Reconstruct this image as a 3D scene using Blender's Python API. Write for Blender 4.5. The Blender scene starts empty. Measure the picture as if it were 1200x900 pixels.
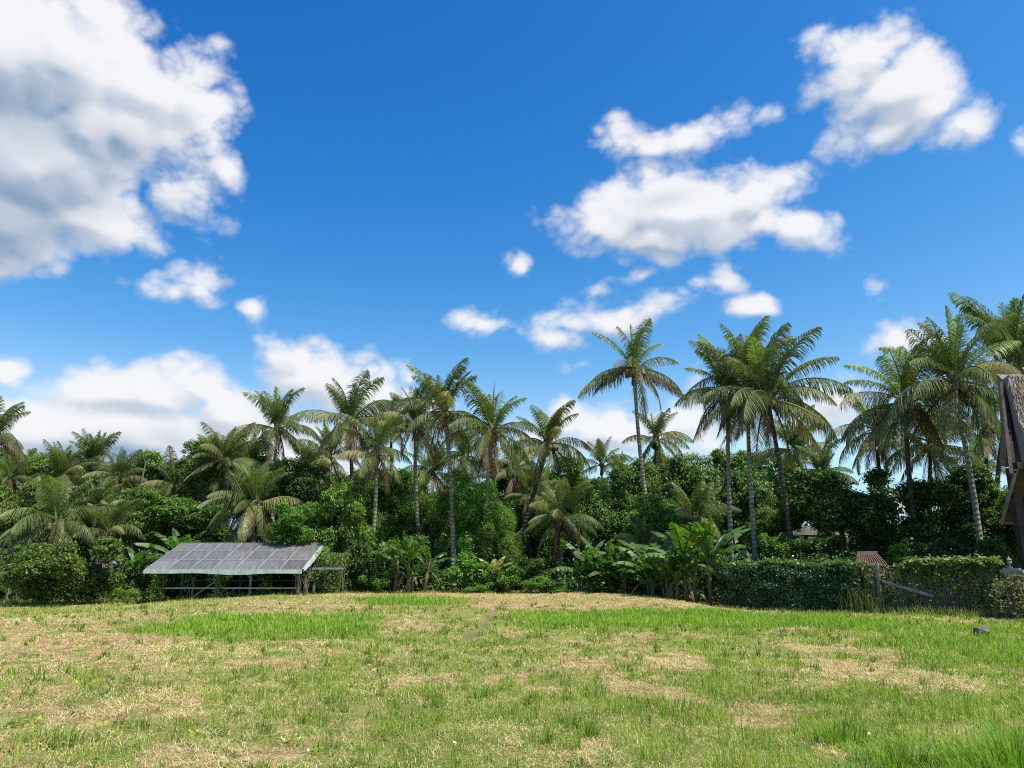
import bpy, math, random
import numpy as np
from mathutils import Vector, Matrix

R = math.radians
scene = bpy.context.scene
col = scene.collection
rng = np.random.default_rng(7)
random.seed(11)

# ------------------------------------------------------------------ camera
FPX = 870.0
PITCH = math.atan2(661 - 450, FPX)
CAM_Z = 1.6
cam_d = bpy.data.cameras.new('camera')
cam = bpy.data.objects.new('camera', cam_d)
col.objects.link(cam)
cam.location = (0, 0, CAM_Z)
cam.rotation_euler = (R(90) + PITCH, 0, 0)
cam_d.sensor_width = 36
cam_d.lens = 36 * FPX / 1200
cam_d.clip_start = 0.1
cam_d.clip_end = 5000
scene.camera = cam
cP, sP = math.cos(PITCH), math.sin(PITCH)

def ray(px, py):
    r = px - 600.0; u = 450.0 - py
    return np.array([r, FPX * cP - u * sP, FPX * sP + u * cP])

def at(px, py, Y):
    d = ray(px, py)
    d = d * (Y / d[1])
    return Vector((d[0], Y, CAM_Z + d[2]))

# ------------------------------------------------------------------ sun and sky
SUN_AZ = R(117)       # clockwise from +Y
SUN_EL = R(62)
world = bpy.data.worlds.new('World')
scene.world = world
world.use_nodes = True
wn, wl = world.node_tree.nodes, world.node_tree.links
wn.clear()

def build_sky():
    out = wn.new('ShaderNodeOutputWorld')
    bg = wn.new('ShaderNodeBackground')
    bg.inputs['Strength'].default_value = 0.10
    wl.new(bg.outputs[0], out.inputs[0])
    sky = wn.new('ShaderNodeTexSky')
    sky.sky_type = 'NISHITA'
    sky.sun_disc = False
    sky.sun_elevation = SUN_EL
    sky.sun_rotation = SUN_AZ
    sky.altitude = 0
    sky.air_density = 1.0
    sky.dust_density = 0.45
    sky.ozone_density = 3.0
    hs = wn.new('ShaderNodeHueSaturation')
    hs.inputs['Saturation'].default_value = 1.03
    hs.inputs['Value'].default_value = 0.42
    gm = wn.new('ShaderNodeGamma'); gm.inputs['Gamma'].default_value = 1.5
    wl.new(sky.outputs[0], gm.inputs['Color'])
    wl.new(gm.outputs[0], hs.inputs['Color'])

    sc_ = wn.new('ShaderNodeSeparateColor'); wl.new(hs.outputs[0], sc_.inputs[0])
    cc_ = wn.new('ShaderNodeCombineColor'); outs_ = []
    for i_, (g_, a_) in enumerate(((2.10, 1.24), (1.07, 1.27), (.64, 2.00))):
        pw = wn.new('ShaderNodeMath'); pw.operation = 'POWER'; wl.new(sc_.outputs[i_], pw.inputs[0]); pw.inputs[1].default_value = g_
        ml = wn.new('ShaderNodeMath'); ml.operation = 'MULTIPLY'; wl.new(pw.outputs[0], ml.inputs[0]); ml.inputs[1].default_value = a_
        outs_.append(ml.outputs[0])
    rg = wn.new('ShaderNodeMath'); rg.operation = 'MULTIPLY'; wl.new(outs_[1], rg.inputs[0]); rg.inputs[1].default_value = .62
    rm_ = wn.new('ShaderNodeMath'); rm_.operation = 'MINIMUM'; wl.new(outs_[0], rm_.inputs[0]); wl.new(rg.outputs[0], rm_.inputs[1])
    gb = wn.new('ShaderNodeMath'); gb.operation = 'MULTIPLY'; wl.new(outs_[2], gb.inputs[0]); gb.inputs[1].default_value = .80
    gm_ = wn.new('ShaderNodeMath'); gm_.operation = 'MINIMUM'; wl.new(outs_[1], gm_.inputs[0]); wl.new(gb.outputs[0], gm_.inputs[1])
    wl.new(gm_.outputs[0], rg.inputs[0])
    wl.new(rm_.outputs[0], cc_.inputs[0]); wl.new(gm_.outputs[0], cc_.inputs[1]); wl.new(outs_[2], cc_.inputs[2])
    # cloud field over azimuth / elevation of the sky
    def cg():
        g = bpy.data.node_groups.new('cloud_field', 'ShaderNodeTree')
        g.interface.new_socket('P', in_out='INPUT', socket_type='NodeSocketVector')
        g.interface.new_socket('D', in_out='OUTPUT', socket_type='NodeSocketFloat'); g.interface.new_socket('S', in_out='OUTPUT', socket_type='NodeSocketFloat')
        n, l = g.nodes, g.links
        gi = n.new('NodeGroupInput'); go = n.new('NodeGroupOutput')
        def M(op, a, b=None, c=None):
            m = n.new('ShaderNodeMath'); m.operation = op
            for i, v in enumerate((a, b, c)):
                if v is None: continue
                if isinstance(v, (int, float)): m.inputs[i].default_value = v
                else: l.new(v, m.inputs[i])
            return m.outputs[0]
        def V(op, a, b=None):
            m = n.new('ShaderNodeVectorMath'); m.operation = op
            for i, v in enumerate((a, b)):
                if v is None: continue
                if isinstance(v, tuple): m.inputs[i].default_value = v
                else: l.new(v, m.inputs[i])
            return m
        # warp
        nz = n.new('ShaderNodeTexNoise'); nz.inputs['Scale'].default_value = 9.0
        nz.inputs['Detail'].default_value = 2.5; nz.inputs['Roughness'].default_value = 0.5
        l.new(gi.outputs[0], nz.inputs['Vector'])
        wv = V('SUBTRACT', nz.outputs['Color'], (0.5, 0.5, 0.5)).outputs[0]
        wv = V('MULTIPLY', wv, (0.055, 0.04, 0.0)).outputs[0]
        P = V('ADD', gi.outputs[0], wv).outputs[0]
        acc = None
        for (cx, cy, rx, ry, amp) in CLOUDS:
            d = ray(cx, cy); az = math.atan2(d[0], d[1]); el = math.asin(d[2] / np.linalg.norm(d))
            d2 = ray(cx + rx, cy); ra = abs(math.atan2(d2[0], d2[1]) - az)
            d3 = ray(cx, cy - ry); re = abs(math.asin(d3[2] / np.linalg.norm(d3)) - el)
            s = V('SUBTRACT', P, (az, el, 0.0)).outputs[0]
            s = V('MULTIPLY', s, (1 / ra, 1 / re, 0.0)).outputs[0]
            q = V('LENGTH', s).outputs['Value']
            v = M('MULTIPLY_ADD', q, -amp, amp)      # amp*(1-q)
            acc = v if acc is None else M('SMOOTH_MAX', acc, v, 0.14)
        # fractal detail
        n1 = n.new('ShaderNodeTexNoise'); n1.inputs['Scale'].default_value = 13.0
        n1.inputs['Detail'].default_value = 9; n1.inputs['Roughness'].default_value = 0.64
        mp = V('MULTIPLY', gi.outputs[0], (1.0, 1.35, 1.0)).outputs[0]
        l.new(mp, n1.inputs['Vector'])
        f1 = M('MULTIPLY_ADD', n1.outputs['Fac'], 0.95, -0.475 + 0.12)
        f2 = None
        for sc0, am in ((10.0, .40), (22.0, .22), (48.0, .10), (100.0, .04)):
            nb = n.new('ShaderNodeTexNoise'); nb.inputs['Scale'].default_value = sc0; nb.inputs['Detail'].default_value = 0.0
            l.new(mp, nb.inputs['Vector'])
            ab = M('ABSOLUTE', M('MULTIPLY_ADD', nb.outputs['Fac'], 2.0, -1.0))
            f2 = M('MULTIPLY_ADD', ab, am * 2.0, -am * .5) if f2 is None else M('ADD', f2, M('MULTIPLY_ADD', ab, am * 2.0, -am * .5))
        tot = M('ADD', M('ADD', acc, f1), f2)
        l.new(tot, go.inputs[0]); l.new(M('MULTIPLY_ADD', f1, 0.25, acc), go.inputs[1])
        return g
    G = cg()
    def M(op, a, b=None, c=None, clamp=False):
        m = wn.new('ShaderNodeMath'); m.operation = op; m.use_clamp = clamp
        for i, v in enumerate((a, b, c)):
            if v is None: continue
            if isinstance(v, (int, float)): m.inputs[i].default_value = v
            else: wl.new(v, m.inputs[i])
        return m.outputs[0]
    tc = wn.new('ShaderNodeTexCoord')
    sx = wn.new('ShaderNodeSeparateXYZ')
    nrm = wn.new('ShaderNodeVectorMath'); nrm.operation = 'NORMALIZE'
    wl.new(tc.outputs['Generated'], nrm.inputs[0])
    wl.new(nrm.outputs[0], sx.inputs[0])
    az = M('ARCTAN2', sx.outputs['X'], sx.outputs['Y'])
    el = M('ARCSINE', sx.outputs['Z'])
    cb = wn.new('ShaderNodeCombineXYZ'); wl.new(az, cb.inputs[0]); wl.new(el, cb.inputs[1])
    def ev(off):
        a = wn.new('ShaderNodeVectorMath'); a.operation = 'ADD'
        wl.new(cb.outputs[0], a.inputs[0]); a.inputs[1].default_value = off
        g = wn.new('ShaderNodeGroup'); g.node_tree = G
        wl.new(a.outputs[0], g.inputs[0])
        return g.outputs[0], g.outputs[1]
    D0, S0 = ev((0, 0, 0)); D1, S1 = ev((0.012, 0.022, 0)); D2, S2 = ev((0.02, 0.07, 0))
    def SS(v, a, b):
        m = wn.new('ShaderNodeMapRange'); m.interpolation_type = 'SMOOTHSTEP'
        m.inputs['From Min'].default_value = a; m.inputs['From Max'].default_value = b
        wl.new(v, m.inputs['Value']); return m.outputs[0]
    alpha = SS(D0, -0.10, 0.60)
    near = M('SUBTRACT', D1, D0)                       # >0 : more cloud towards the sun -> darker
    s1 = SS(near, -0.25, 0.32)
    s2 = SS(S2, 0.15, 1.3)
    thick = SS(S0, 0.05, 0.7)
    gr = SS(M('SUBTRACT', S1, S0), -0.22, 0.34)
    shade = M('MULTIPLY', s2, thick, clamp=True)
    shade = M('MULTIPLY_ADD', gr, 0.38, M('MULTIPLY', shade, 0.62), clamp=True)
    shade = M('MULTIPLY_ADD', s1, 0.16, shade, clamp=True)
    mixc = wn.new('ShaderNodeMix'); mixc.data_type = 'RGBA'
    mixc.inputs['A'].default_value = (CW, CW * 1.0, CW * 1.03, 1)
    mixc.inputs['B'].default_value = (CW * 0.29, CW * 0.41, CW * 0.58, 1)
    wl.new(shade, mixc.inputs['Factor'])
    fin = wn.new('ShaderNodeMix'); fin.data_type = 'RGBA'
    # thin veil of haze clouds
    al2 = M('MULTIPLY', alpha, 0.97)
    up = SS(sx.outputs['Z'], -0.01, 0.03)
    al2 = M('MULTIPLY', al2, up)
    wl.new(al2, fin.inputs['Factor'])
    wl.new(cc_.outputs[0], fin.inputs['A'])
    wl.new(mixc.outputs['Result'], fin.inputs['B'])
    wl.new(fin.outputs['Result'], bg.inputs['Color'])

CW = 5.35
CLOUDS = [
 (70,70,150,110,1.2),(0,60,130,110,1.3),(50,190,130,100,1.4),(165,105,100,70,1.1),(225,120,52,55,0.8),
 (110,15,75,40,.7),(0,250,110,75,1.4),(110,250,110,50,1.0),(215,225,50,38,0.7),(262,205,22,24,.45),(250,170,28,40,.5),
 (150,150,75,60,1.1),(190,110,66,50,1.0),(238,150,34,48,.55),
 (195,338,60,20,.55),(235,335,35,32,.5),(292,362,16,10,.35),
 (12,437,42,25,.8),(100,452,60,22,.7),(160,462,120,40,1.2),(225,450,60,32,.9),(120,510,230,60,1.4),(300,530,190,50,1.1),(270,480,70,45,1.1),
 (355,415,55,28,.8),(370,440,80,42,1.0),(430,465,60,38,1.0),(483,438,18,14,.45),(490,470,50,30,.6),(0,500,80,60,.9),
 (565,374,36,22,.75),(610,314,14,12,.45),(755,323,18,8,.35),
 (705,370,88,26,.65),(655,392,50,20,.55),(700,338,26,18,.4),(770,360,34,20,.5),
 (660,492,36,32,.9),(715,505,75,34,1.0),(790,500,50,40,.7),(680,427,20,8,.3),(640,520,60,30,.7),
 (790,162,88,28,.75),(742,165,34,24,.5),(765,200,38,30,.6),(800,240,135,52,1.25),(715,262,80,36,.9),(770,275,70,34,1.0),
 (880,232,72,42,1.0),(935,268,38,32,.7),(843,320,38,22,.65),(877,353,26,13,.45),(982,290,14,10,.25),
 (1020,60,80,45,1.0),(1000,90,62,45,.9),(1070,100,85,55,1.15),(1040,150,75,34,.9),(1125,148,58,30,.8),(1080,125,76,46,1.0),(1050,110,84,52,1.1),(1195,163,18,14,.4),(972,32,22,10,.3),
 (895,256,50,34,.8),(110,150,90,80,1.2),(205,165,55,40,.8),
 (1040,392,48,22,.7),(980,465,50,24,.6),(1032,340,20,10,.35),(950,495,50,30,.6),(830,520,60,30,.5),(1070,600,40,18,.6),
]
build_sky()
world.cycles.sampling_method = 'MANUAL'
world.cycles.sample_map_resolution = 512

sun_d = bpy.data.lights.new('sun', 'SUN')
sun_d.energy = 4.2
sun_d.angle = R(0.5)
sun_d.color = (1.0, 0.955, 0.88)
sun = bpy.data.objects.new('sun', sun_d)
col.objects.link(sun)
sun_dir = Vector((math.sin(SUN_AZ) * math.cos(SUN_EL), math.cos(SUN_AZ) * math.cos(SUN_EL), math.sin(SUN_EL)))
sun.rotation_euler = sun_dir.to_track_quat('Z', 'Y').to_euler()
sun.location = (30, 10, 60)

vs = scene.view_settings
vs.view_transform = 'Standard'; vs.look = 'None'; vs.exposure = 0.8; vs.gamma = 1.0; vs.use_curve_mapping = False
scene.render.engine = 'CYCLES'
cy = scene.cycles
cy.max_bounces = 6; cy.diffuse_bounces = 3; cy.glossy_bounces = 2; cy.transmission_bounces = 4; cy.transparent_max_bounces = 8
cy.use_denoising = False
cy.filter_width = 1.1
cy.pixel_filter_type = 'BLACKMAN_HARRIS'
cy.sample_clamp_indirect = 6.0
scene.render.film_transparent = False

# ------------------------------------------------------------------ helpers
def tag(o, label=None, cat=None, group=None, kind=None):
    if label: o['label'] = label
    if cat: o['category'] = cat
    if group: o['group'] = group
    if kind: o['kind'] = kind
    return o

def empty(name, loc=(0, 0, 0), rz=0.0):
    o = bpy.data.objects.new(name, None)
    o.empty_display_size = 0.2
    col.objects.link(o); o.location = loc; o.rotation_euler = (0, 0, rz)
    return o

def link(name, me, parent=None, loc=None, rot=None, scale=None, mat=None):
    o = bpy.data.objects.new(name, me)
    col.objects.link(o)
    if parent is not None: o.parent = parent
    if loc is not None: o.location = loc
    if rot is not None: o.rotation_euler = rot
    if scale is not None: o.scale = scale if hasattr(scale, '__len__') else (scale,) * 3
    if mat is not None:
        o.material_slots[0].link = 'OBJECT'; o.material_slots[0].material = mat
    return o

def npmesh(name, V, F, mat, tint=None, smooth=False, colr=None):
    """V (n,3); F list of (m,k) index arrays"""
    V = np.asarray(V, dtype=np.float32)
    if isinstance(F, np.ndarray): F = [F]
    me = bpy.data.meshes.new(name)
    me.vertices.add(len(V)); me.vertices.foreach_set('co', V.ravel())
    li = np.concatenate([f.ravel() for f in F]).astype(np.int32)
    cnt = np.concatenate([np.full(len(f), f.shape[1], dtype=np.int32) for f in F])
    st = np.concatenate([[0], np.cumsum(cnt)[:-1]]).astype(np.int32)
    me.loops.add(len(li)); me.loops.foreach_set('vertex_index', li)
    me.polygons.add(len(cnt)); me.polygons.foreach_set('loop_start', st)
    try: me.polygons.foreach_set('loop_total', cnt)
    except Exception: pass
    me.update(calc_edges=True)
    if smooth: me.polygons.foreach_set('use_smooth', np.ones(len(cnt), dtype=bool))
    if tint is not None:
        a = me.attributes.new('tint', 'FLOAT', 'POINT'); a.data.foreach_set('value', np.asarray(tint, dtype=np.float32))
    if colr is not None:
        a = me.attributes.new('gcol', 'FLOAT_COLOR', 'POINT'); a.data.foreach_set('color', np.asarray(colr, dtype=np.float32).ravel())
    me.materials.append(mat)
    return me

class MB:
    def __init__(s): s.v = []; s.f = []; s.t = []
    def add(s, vs, fs, tint=0.5):
        b = len(s.v); s.v += [tuple(v) for v in vs]; s.f += [tuple(i + b for i in f) for f in fs]
        s.t += [tint] * len(vs)
    def box(s, c, d, rot=None, tint=0.5):
        x, y, z = (d[0] / 2, d[1] / 2, d[2] / 2)
        vs = [Vector((a * x, b * y, e * z)) for e in (-1, 1) for b in (-1, 1) for a in (-1, 1)]
        if rot is not None: vs = [rot @ v for v in vs]
        vs = [v + Vector(c) for v in vs]
        s.add(vs, [(0, 2, 3, 1), (4, 5, 7, 6), (0, 1, 5, 4), (2, 6, 7, 3), (0, 4, 6, 2), (1, 3, 7, 5)], tint)
    def bar(s, a, b, w, h=None, tint=0.5):
        a, b = Vector(a), Vector(b); d = b - a; h = h or w
        q = d.to_track_quat('Z', 'Y').to_matrix()
        s.box((a + b) / 2, (w, h, d.length), q, tint)
    def tube(s, pts, rad, n=8, cap=True, tint=0.5):
        pts = [Vector(p) for p in pts]
        if not hasattr(rad, '__len__'): rad = [rad] * len(pts)
        vs = []; fs = []
        for i, p in enumerate(pts):
            t = (pts[min(i + 1, len(pts) - 1)] - pts[max(i - 1, 0)]).normalized()
            ref = Vector((0, 1, 0)) if abs(t.y) < 0.9 else Vector((1, 0, 0))
            u = t.cross(ref).normalized(); w = t.cross(u)
            for k in range(n):
                a = 2 * math.pi * k / n
                vs.append(p + (u * math.cos(a) + w * math.sin(a)) * rad[i])
        for i in range(len(pts) - 1):
            for k in range(n):
                a = i * n + k; b = i * n + (k + 1) % n
                fs.append((a, b, b + n, a + n))
        if cap:
            fs.append(tuple(range(n))[::-1]); fs.append(tuple(range((len(pts) - 1) * n, len(pts) * n)))
        s.add(vs, fs, tint)
    def ball(s, c, r, n=8, m=6, sq=(1, 1, 1), tint=0.5):
        vs = [Vector((0, 0, -1))]; fs = []
        for j in range(1, m):
            th = math.pi * j / m
            for k in range(n):
                a = 2 * math.pi * k / n
                vs.append(Vector((math.sin(th) * math.cos(a), math.sin(th) * math.sin(a), -math.cos(th))))
        vs.append(Vector((0, 0, 1)))
        for k in range(n):
            fs.append((0, 1 + (k + 1) % n, 1 + k))
            fs.append((len(vs) - 1, 1 + (m - 2) * n + k, 1 + (m - 2) * n + (k + 1) % n))
        for j in range(m - 2):
            for k in range(n):
                a = 1 + j * n + k; b = 1 + j * n + (k + 1) % n
                fs.append((a, b, b + n, a + n))
        vs = [Vector((v.x * sq[0] * r, v.y * sq[1] * r, v.z * sq[2] * r)) + Vector(c) for v in vs]
        s.add(vs, fs, tint)
    def mesh(s, name, mat, smooth=False):
        me = bpy.data.meshes.new(name)
        me.from_pydata(s.v, [], s.f)
        a = me.attributes.new('tint', 'FLOAT', 'POINT'); a.data.foreach_set('value', np.asarray(s.t, dtype=np.float32))
        if smooth: me.polygons.foreach_set('use_smooth', [True] * len(me.polygons))
        me.materials.append(mat); me.update()
        return me
    def obj(s, name, mat, parent=None, smooth=False, loc=None):
        return link(name, s.mesh(name, mat, smooth), parent, loc)

# numpy fractal noise
def _h(ix, iy, s):
    v = np.sin(ix * 127.1 + iy * 311.7 + s * 74.7) * 43758.5453
    return v - np.floor(v)
def vnoise(x, y, s=0):
    ix, iy = np.floor(x), np.floor(y); fx, fy = x - ix, y - iy
    fx = fx * fx * (3 - 2 * fx); fy = fy * fy * (3 - 2 * fy)
    a, b, c, d = _h(ix, iy, s), _h(ix + 1, iy, s), _h(ix, iy + 1, s), _h(ix + 1, iy + 1, s)
    return (a * (1 - fx) + b * fx) * (1 - fy) + (c * (1 - fx) + d * fx) * fy
def fbm(x, y, s=0, o=4):
    r = 0; a = 0.5; t = 0
    for i in range(o):
        r = r + a * vnoise(x, y, s + i * 3.1); t += a; a *= 0.5; x = x * 2.03 + 7.1; y = y * 2.03 + 3.7
    return r / t
def sst(v, a, b):
    t = np.clip((v - a) / (b - a), 0, 1); return t * t * (3 - 2 * t)

def leaf_quads(P, N, size, r, asp=.5):
    """diamond leaves at P facing N"""
    n = len(P)
    N = N / np.linalg.norm(N, axis=1, keepdims=True)
    a = r.normal(0, 1, (n, 3)); a[:, 2] -= .35
    u = a - N * np.sum(a * N, 1, keepdims=True); u /= np.linalg.norm(u, axis=1, keepdims=True) + 1e-6
    w = np.cross(N, u)
    s = size[:, None]
    V = np.stack([P - u * s * .5, P + w * s * asp * .5 - u * s * .05 + N * s * .07, P + u * s * .5 - N * s * .10, P - w * s * asp * .5 - u * s * .05 + N * s * .07], 1).reshape(-1, 3)
    F = np.arange(n)[:, None] * 4 + np.array([[0, 1, 2, 3]])
    return V, F

# ------------------------------------------------------------------ materials
def newmat(name):
    m = bpy.data.materials.new(name); m.use_nodes = True
    m.node_tree.nodes.clear(); return m, m.node_tree.nodes, m.node_tree.links

def leafmat(name, c1, c2, c3=None, rough=0.45, trans=0.3, spec=0.4, tcol=None, var=0.17):
    m, n, l = newmat(name)
    out = n.new('ShaderNodeOutputMaterial')
    at_ = n.new('ShaderNodeAttribute'); at_.attribute_name = 'tint'
    cr = n.new('ShaderNodeValToRGB'); e = cr.color_ramp.elements
    e[0].color = (*c1, 1); e[1].color = (*c2, 1)
    if c3:
        e[1].position = 0.88; x = cr.color_ramp.elements.new(1.0); x.color = (*c3, 1)
    l.new(at_.outputs['Fac'], cr.inputs[0])
    oi = n.new('ShaderNodeObjectInfo')
    mr = n.new('ShaderNodeMapRange'); mr.inputs['To Min'].default_value = 1 - var; mr.inputs['To Max'].default_value = 1 + var
    l.new(oi.outputs['Random'], mr.inputs['Value'])
    mul = n.new('ShaderNodeHueSaturation')
    l.new(mr.outputs[0], mul.inputs['Value']); l.new(cr.outputs[0], mul.inputs['Color'])
    mr2 = n.new('ShaderNodeMapRange'); mr2.inputs['To Min'].default_value = 0.488; mr2.inputs['To Max'].default_value = 0.512
    ml = n.new('ShaderNodeMath'); ml.operation = 'MULTIPLY'; ml.inputs[1].default_value = 17.3
    fr = n.new('ShaderNodeMath'); fr.operation = 'FRACT'
    l.new(oi.outputs['Random'], ml.inputs[0]); l.new(ml.outputs[0], fr.inputs[0]); l.new(fr.outputs[0], mr2.inputs['Value'])
    l.new(mr2.outputs[0], mul.inputs['Hue'])
    p = n.new('ShaderNodeBsdfPrincipled'); p.inputs['Roughness'].default_value = rough
    p.inputs['Specular IOR Level'].default_value = spec
    l.new(mul.outputs[0], p.inputs['Base Color'])
    if trans > 0:
        t = n.new('ShaderNodeBsdfTranslucent')
        g = n.new('ShaderNodeMix'); g.data_type = 'RGBA'; g.blend_type = 'MULTIPLY'; g.inputs['Factor'].default_value = 1
        g.inputs['B'].default_value = (*(tcol or (1.5, 1.7, 0.6)), 1)
        l.new(mul.outputs[0], g.inputs['A']); l.new(g.outputs['Result'], t.inputs['Color'])
        mx = n.new('ShaderNodeMixShader'); mx.inputs[0].default_value = trans
        l.new(p.outputs[0], mx.inputs[1]); l.new(t.outputs[0], mx.inputs[2]); l.new(mx.outputs[0], out.inputs[0])
    else: l.new(p.outputs[0], out.inputs[0])
    return m

def surfmat(name, c1, c2, scale=8, rough=0.8, bump=0.3, detail=6, stretch=(1, 1, 1), c3=None, spec=0.3, ring=None, coord='Object', metal=0.0):
    m, n, l = newmat(name)
    out = n.new('ShaderNodeOutputMaterial')
    p = n.new('ShaderNodeBsdfPrincipled'); p.inputs['Roughness'].default_value = rough
    p.inputs['Specular IOR Level'].default_value = spec; p.inputs['Metallic'].default_value = metal
    tc = n.new('ShaderNodeTexCoord'); mp = n.new('ShaderNodeMapping'); mp.inputs['Scale'].default_value = stretch
    l.new(tc.outputs[coord], mp.inputs[0])
    nz = n.new('ShaderNodeTexNoise'); nz.inputs['Scale'].default_value = scale; nz.inputs['Detail'].default_value = detail
    nz.inputs['Roughness'].default_value = 0.65
    l.new(mp.outputs[0], nz.inputs['Vector'])
    cr = n.new('ShaderNodeValToRGB'); e = cr.color_ramp.elements
    e[0].position = 0.3; e[1].position = 0.7; e[0].color = (*c1, 1); e[1].color = (*c2, 1)
    if c3:
        x = cr.color_ramp.elements.new(0.78); x.color = (*c3, 1)
    l.new(nz.outputs['Fac'], cr.inputs[0])
    base = cr.outputs[0]
    h = nz.outputs['Fac']
    if ring:
        wv = n.new('ShaderNodeTexWave'); wv.wave_type = 'BANDS'; wv.bands_direction = 'Z'
        wv.inputs['Scale'].default_value = ring; wv.inputs['Distortion'].default_value = 1.2
        wv.inputs['Detail'].default_value = 2; wv.inputs['Detail Scale'].default_value = 2
        l.new(tc.outputs['Object'], wv.inputs['Vector'])
        mx = n.new('ShaderNodeMix'); mx.data_type = 'RGBA'; mx.blend_type = 'MULTIPLY'; mx.inputs['Factor'].default_value = 0.45
        l.new(base, mx.inputs['A']); l.new(wv.outputs['Color'], mx.inputs['B']); base = mx.outputs['Result']
        ad = n.new('ShaderNodeMath'); ad.operation = 'ADD'; l.new(h, ad.inputs[0]); l.new(wv.outputs['Fac'], ad.inputs[1]); h = ad.outputs[0]
    l.new(base, p.inputs['Base Color'])
    b = n.new('ShaderNodeBump'); b.inputs['Strength'].default_value = bump; b.inputs['Distance'].default_value = 0.03
    l.new(h, b.inputs['Height']); l.new(b.outputs[0], p.inputs['Normal'])
    l.new(p.outputs[0], out.inputs[0])
    return m

M_FROND = leafmat('palm_frond_green', (0.075, 0.095, 0.03), (0.17, 0.21, 0.065), rough=0.52, trans=0.28, spec=0.3, tcol=(1.3, 1.5, .7))
M_FROND_Y = leafmat('palm_frond_young', (0.085, 0.13, 0.028), (0.20, 0.27, 0.07), rough=0.5, trans=0.32, spec=0.3)
M_FROND_O = leafmat('palm_frond_olive', (0.15, 0.15, 0.055), (0.31, 0.30, 0.12), rough=0.55, trans=0.28, spec=0.25, tcol=(1.3, 1.3, .7))
M_FROND_D = leafmat('palm_frond_dead', (0.08, 0.055, 0.035), (0.23, 0.165, 0.10), rough=0.8, trans=0.12, spec=0.15, tcol=(1.2, 1, .7))
M_RACHIS = surfmat('palm_midrib', (0.16, 0.17, 0.07), (0.28, 0.27, 0.13), 4, .6, .1)
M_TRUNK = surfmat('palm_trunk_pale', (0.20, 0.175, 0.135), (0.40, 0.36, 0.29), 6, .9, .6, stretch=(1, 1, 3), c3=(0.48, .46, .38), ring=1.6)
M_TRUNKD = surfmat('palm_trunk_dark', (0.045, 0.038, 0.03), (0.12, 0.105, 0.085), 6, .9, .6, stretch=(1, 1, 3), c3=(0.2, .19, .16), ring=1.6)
M_BARK = surfmat('bark', (0.05, 0.042, 0.034), (0.13, 0.115, 0.095), 9, .9, .7, stretch=(1, 1, .3))
M_SHEATH = surfmat('crown_fibre', (0.07, 0.045, 0.025), (0.2, 0.14, 0.08), 9, .9, .6)
M_NUT = surfmat('coconut_husk', (0.10, 0.10, 0.03), (0.26, 0.19, 0.06), 3, .5, .1)
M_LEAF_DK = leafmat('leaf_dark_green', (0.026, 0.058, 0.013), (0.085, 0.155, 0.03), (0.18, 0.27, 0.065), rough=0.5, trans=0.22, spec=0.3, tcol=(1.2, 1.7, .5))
M_LEAF_MD = leafmat('leaf_mid_green', (0.044, 0.098, 0.016), (0.15, 0.26, 0.038), (0.26, 0.38, 0.07), rough=0.5, trans=0.28, spec=0.3)
M_LEAF_LT = leafmat('leaf_light_green', (0.06, 0.145, 0.02), (0.155, 0.305, 0.04), (0.24, 0.38, 0.07), rough=0.5, trans=0.35, spec=0.35)
M_LEAF_YL = leafmat('leaf_yellow_green', (0.05, 0.088, 0.016), (0.14, 0.21, 0.04), (0.24, 0.31, 0.07), rough=0.5, trans=0.28, spec=0.3)
M_LEAF_HEDGE = leafmat('leaf_hedge', (0.024, 0.05, 0.013), (0.07, 0.13, 0.028), (0.16, 0.22, 0.05), rough=0.36, trans=0.22, spec=0.5)
M_LEAF_DRY = leafmat('leaf_dry_vine', (0.075, 0.085, 0.032), (0.19, 0.18, 0.08), (0.14, 0.19, 0.05), rough=0.8, trans=0.15, spec=0.2)
M_BAN = leafmat('banana_leaf_green', (0.045, 0.10, 0.02), (0.105, 0.195, 0.042), rough=0.5, trans=0.38, spec=0.45, tcol=(1.4, 1.8, .4))
M_BAN_Y = leafmat('banana_leaf_yellow', (0.22, 0.25, 0.04), (0.42, 0.36, 0.08), rough=0.5, trans=0.3, spec=0.3)
M_BAN_B = leafmat('banana_leaf_dry', (0.11, 0.075, 0.04), (0.27, 0.19, 0.10), rough=0.8, trans=0.15, spec=0.2, tcol=(1.2, 1, .7))
M_BSTEM = surfmat('banana_stem', (0.07, 0.06, 0.035), (0.20, 0.17, 0.10), 5, .7, .3, stretch=(2, 2, .4), c3=(0.2, .24, .09))

# ------------------------------------------------------------------ ground
def hfun(x, y):
    bump = 0.30 * sst(x, -16.5, -9) * (1 - sst(x, 4.5, 8.5)) * sst(y, 17, 30)
    bump = bump - 0.10 * (1 - sst(x, -17, -11)) * sst(y, 20, 30)
    n = (fbm(x * 0.35, y * 0.35, 2, 4) - 0.5) * 0.16 * sst(45 - y, 0, 8)
    n = n + (fbm(x * 2.1, y * 2.1, 5, 3) - 0.5) * 0.05
    ter = 0.10 * sst(y + 0.5 * np.sin(x * .35) + fbm(x * .5, 3.3, 9, 3) * 1.5, 17.6, 18.5) - 0.10
    return bump + n + ter * sst(x, -30, -20) * 1.0 + 0.05

def zone(x, y, x0, x1, y0, y1, fx=1.0, fy=0.8):
    wob = (fbm(x * .8, y * .8, 21, 3) - .5) * 1.6
    wob2 = (fbm(x * .8, y * .8, 27, 3) - .5) * 1.2
    return sst(x + wob, x0 - fx, x0 + fx) * (1 - sst(x + wob, x1 - fx, x1 + fx)) * sst(y + wob2, y0 - fy, y0 + fy) * (1 - sst(y + wob2, y1 - fy, y1 + fy))

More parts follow.
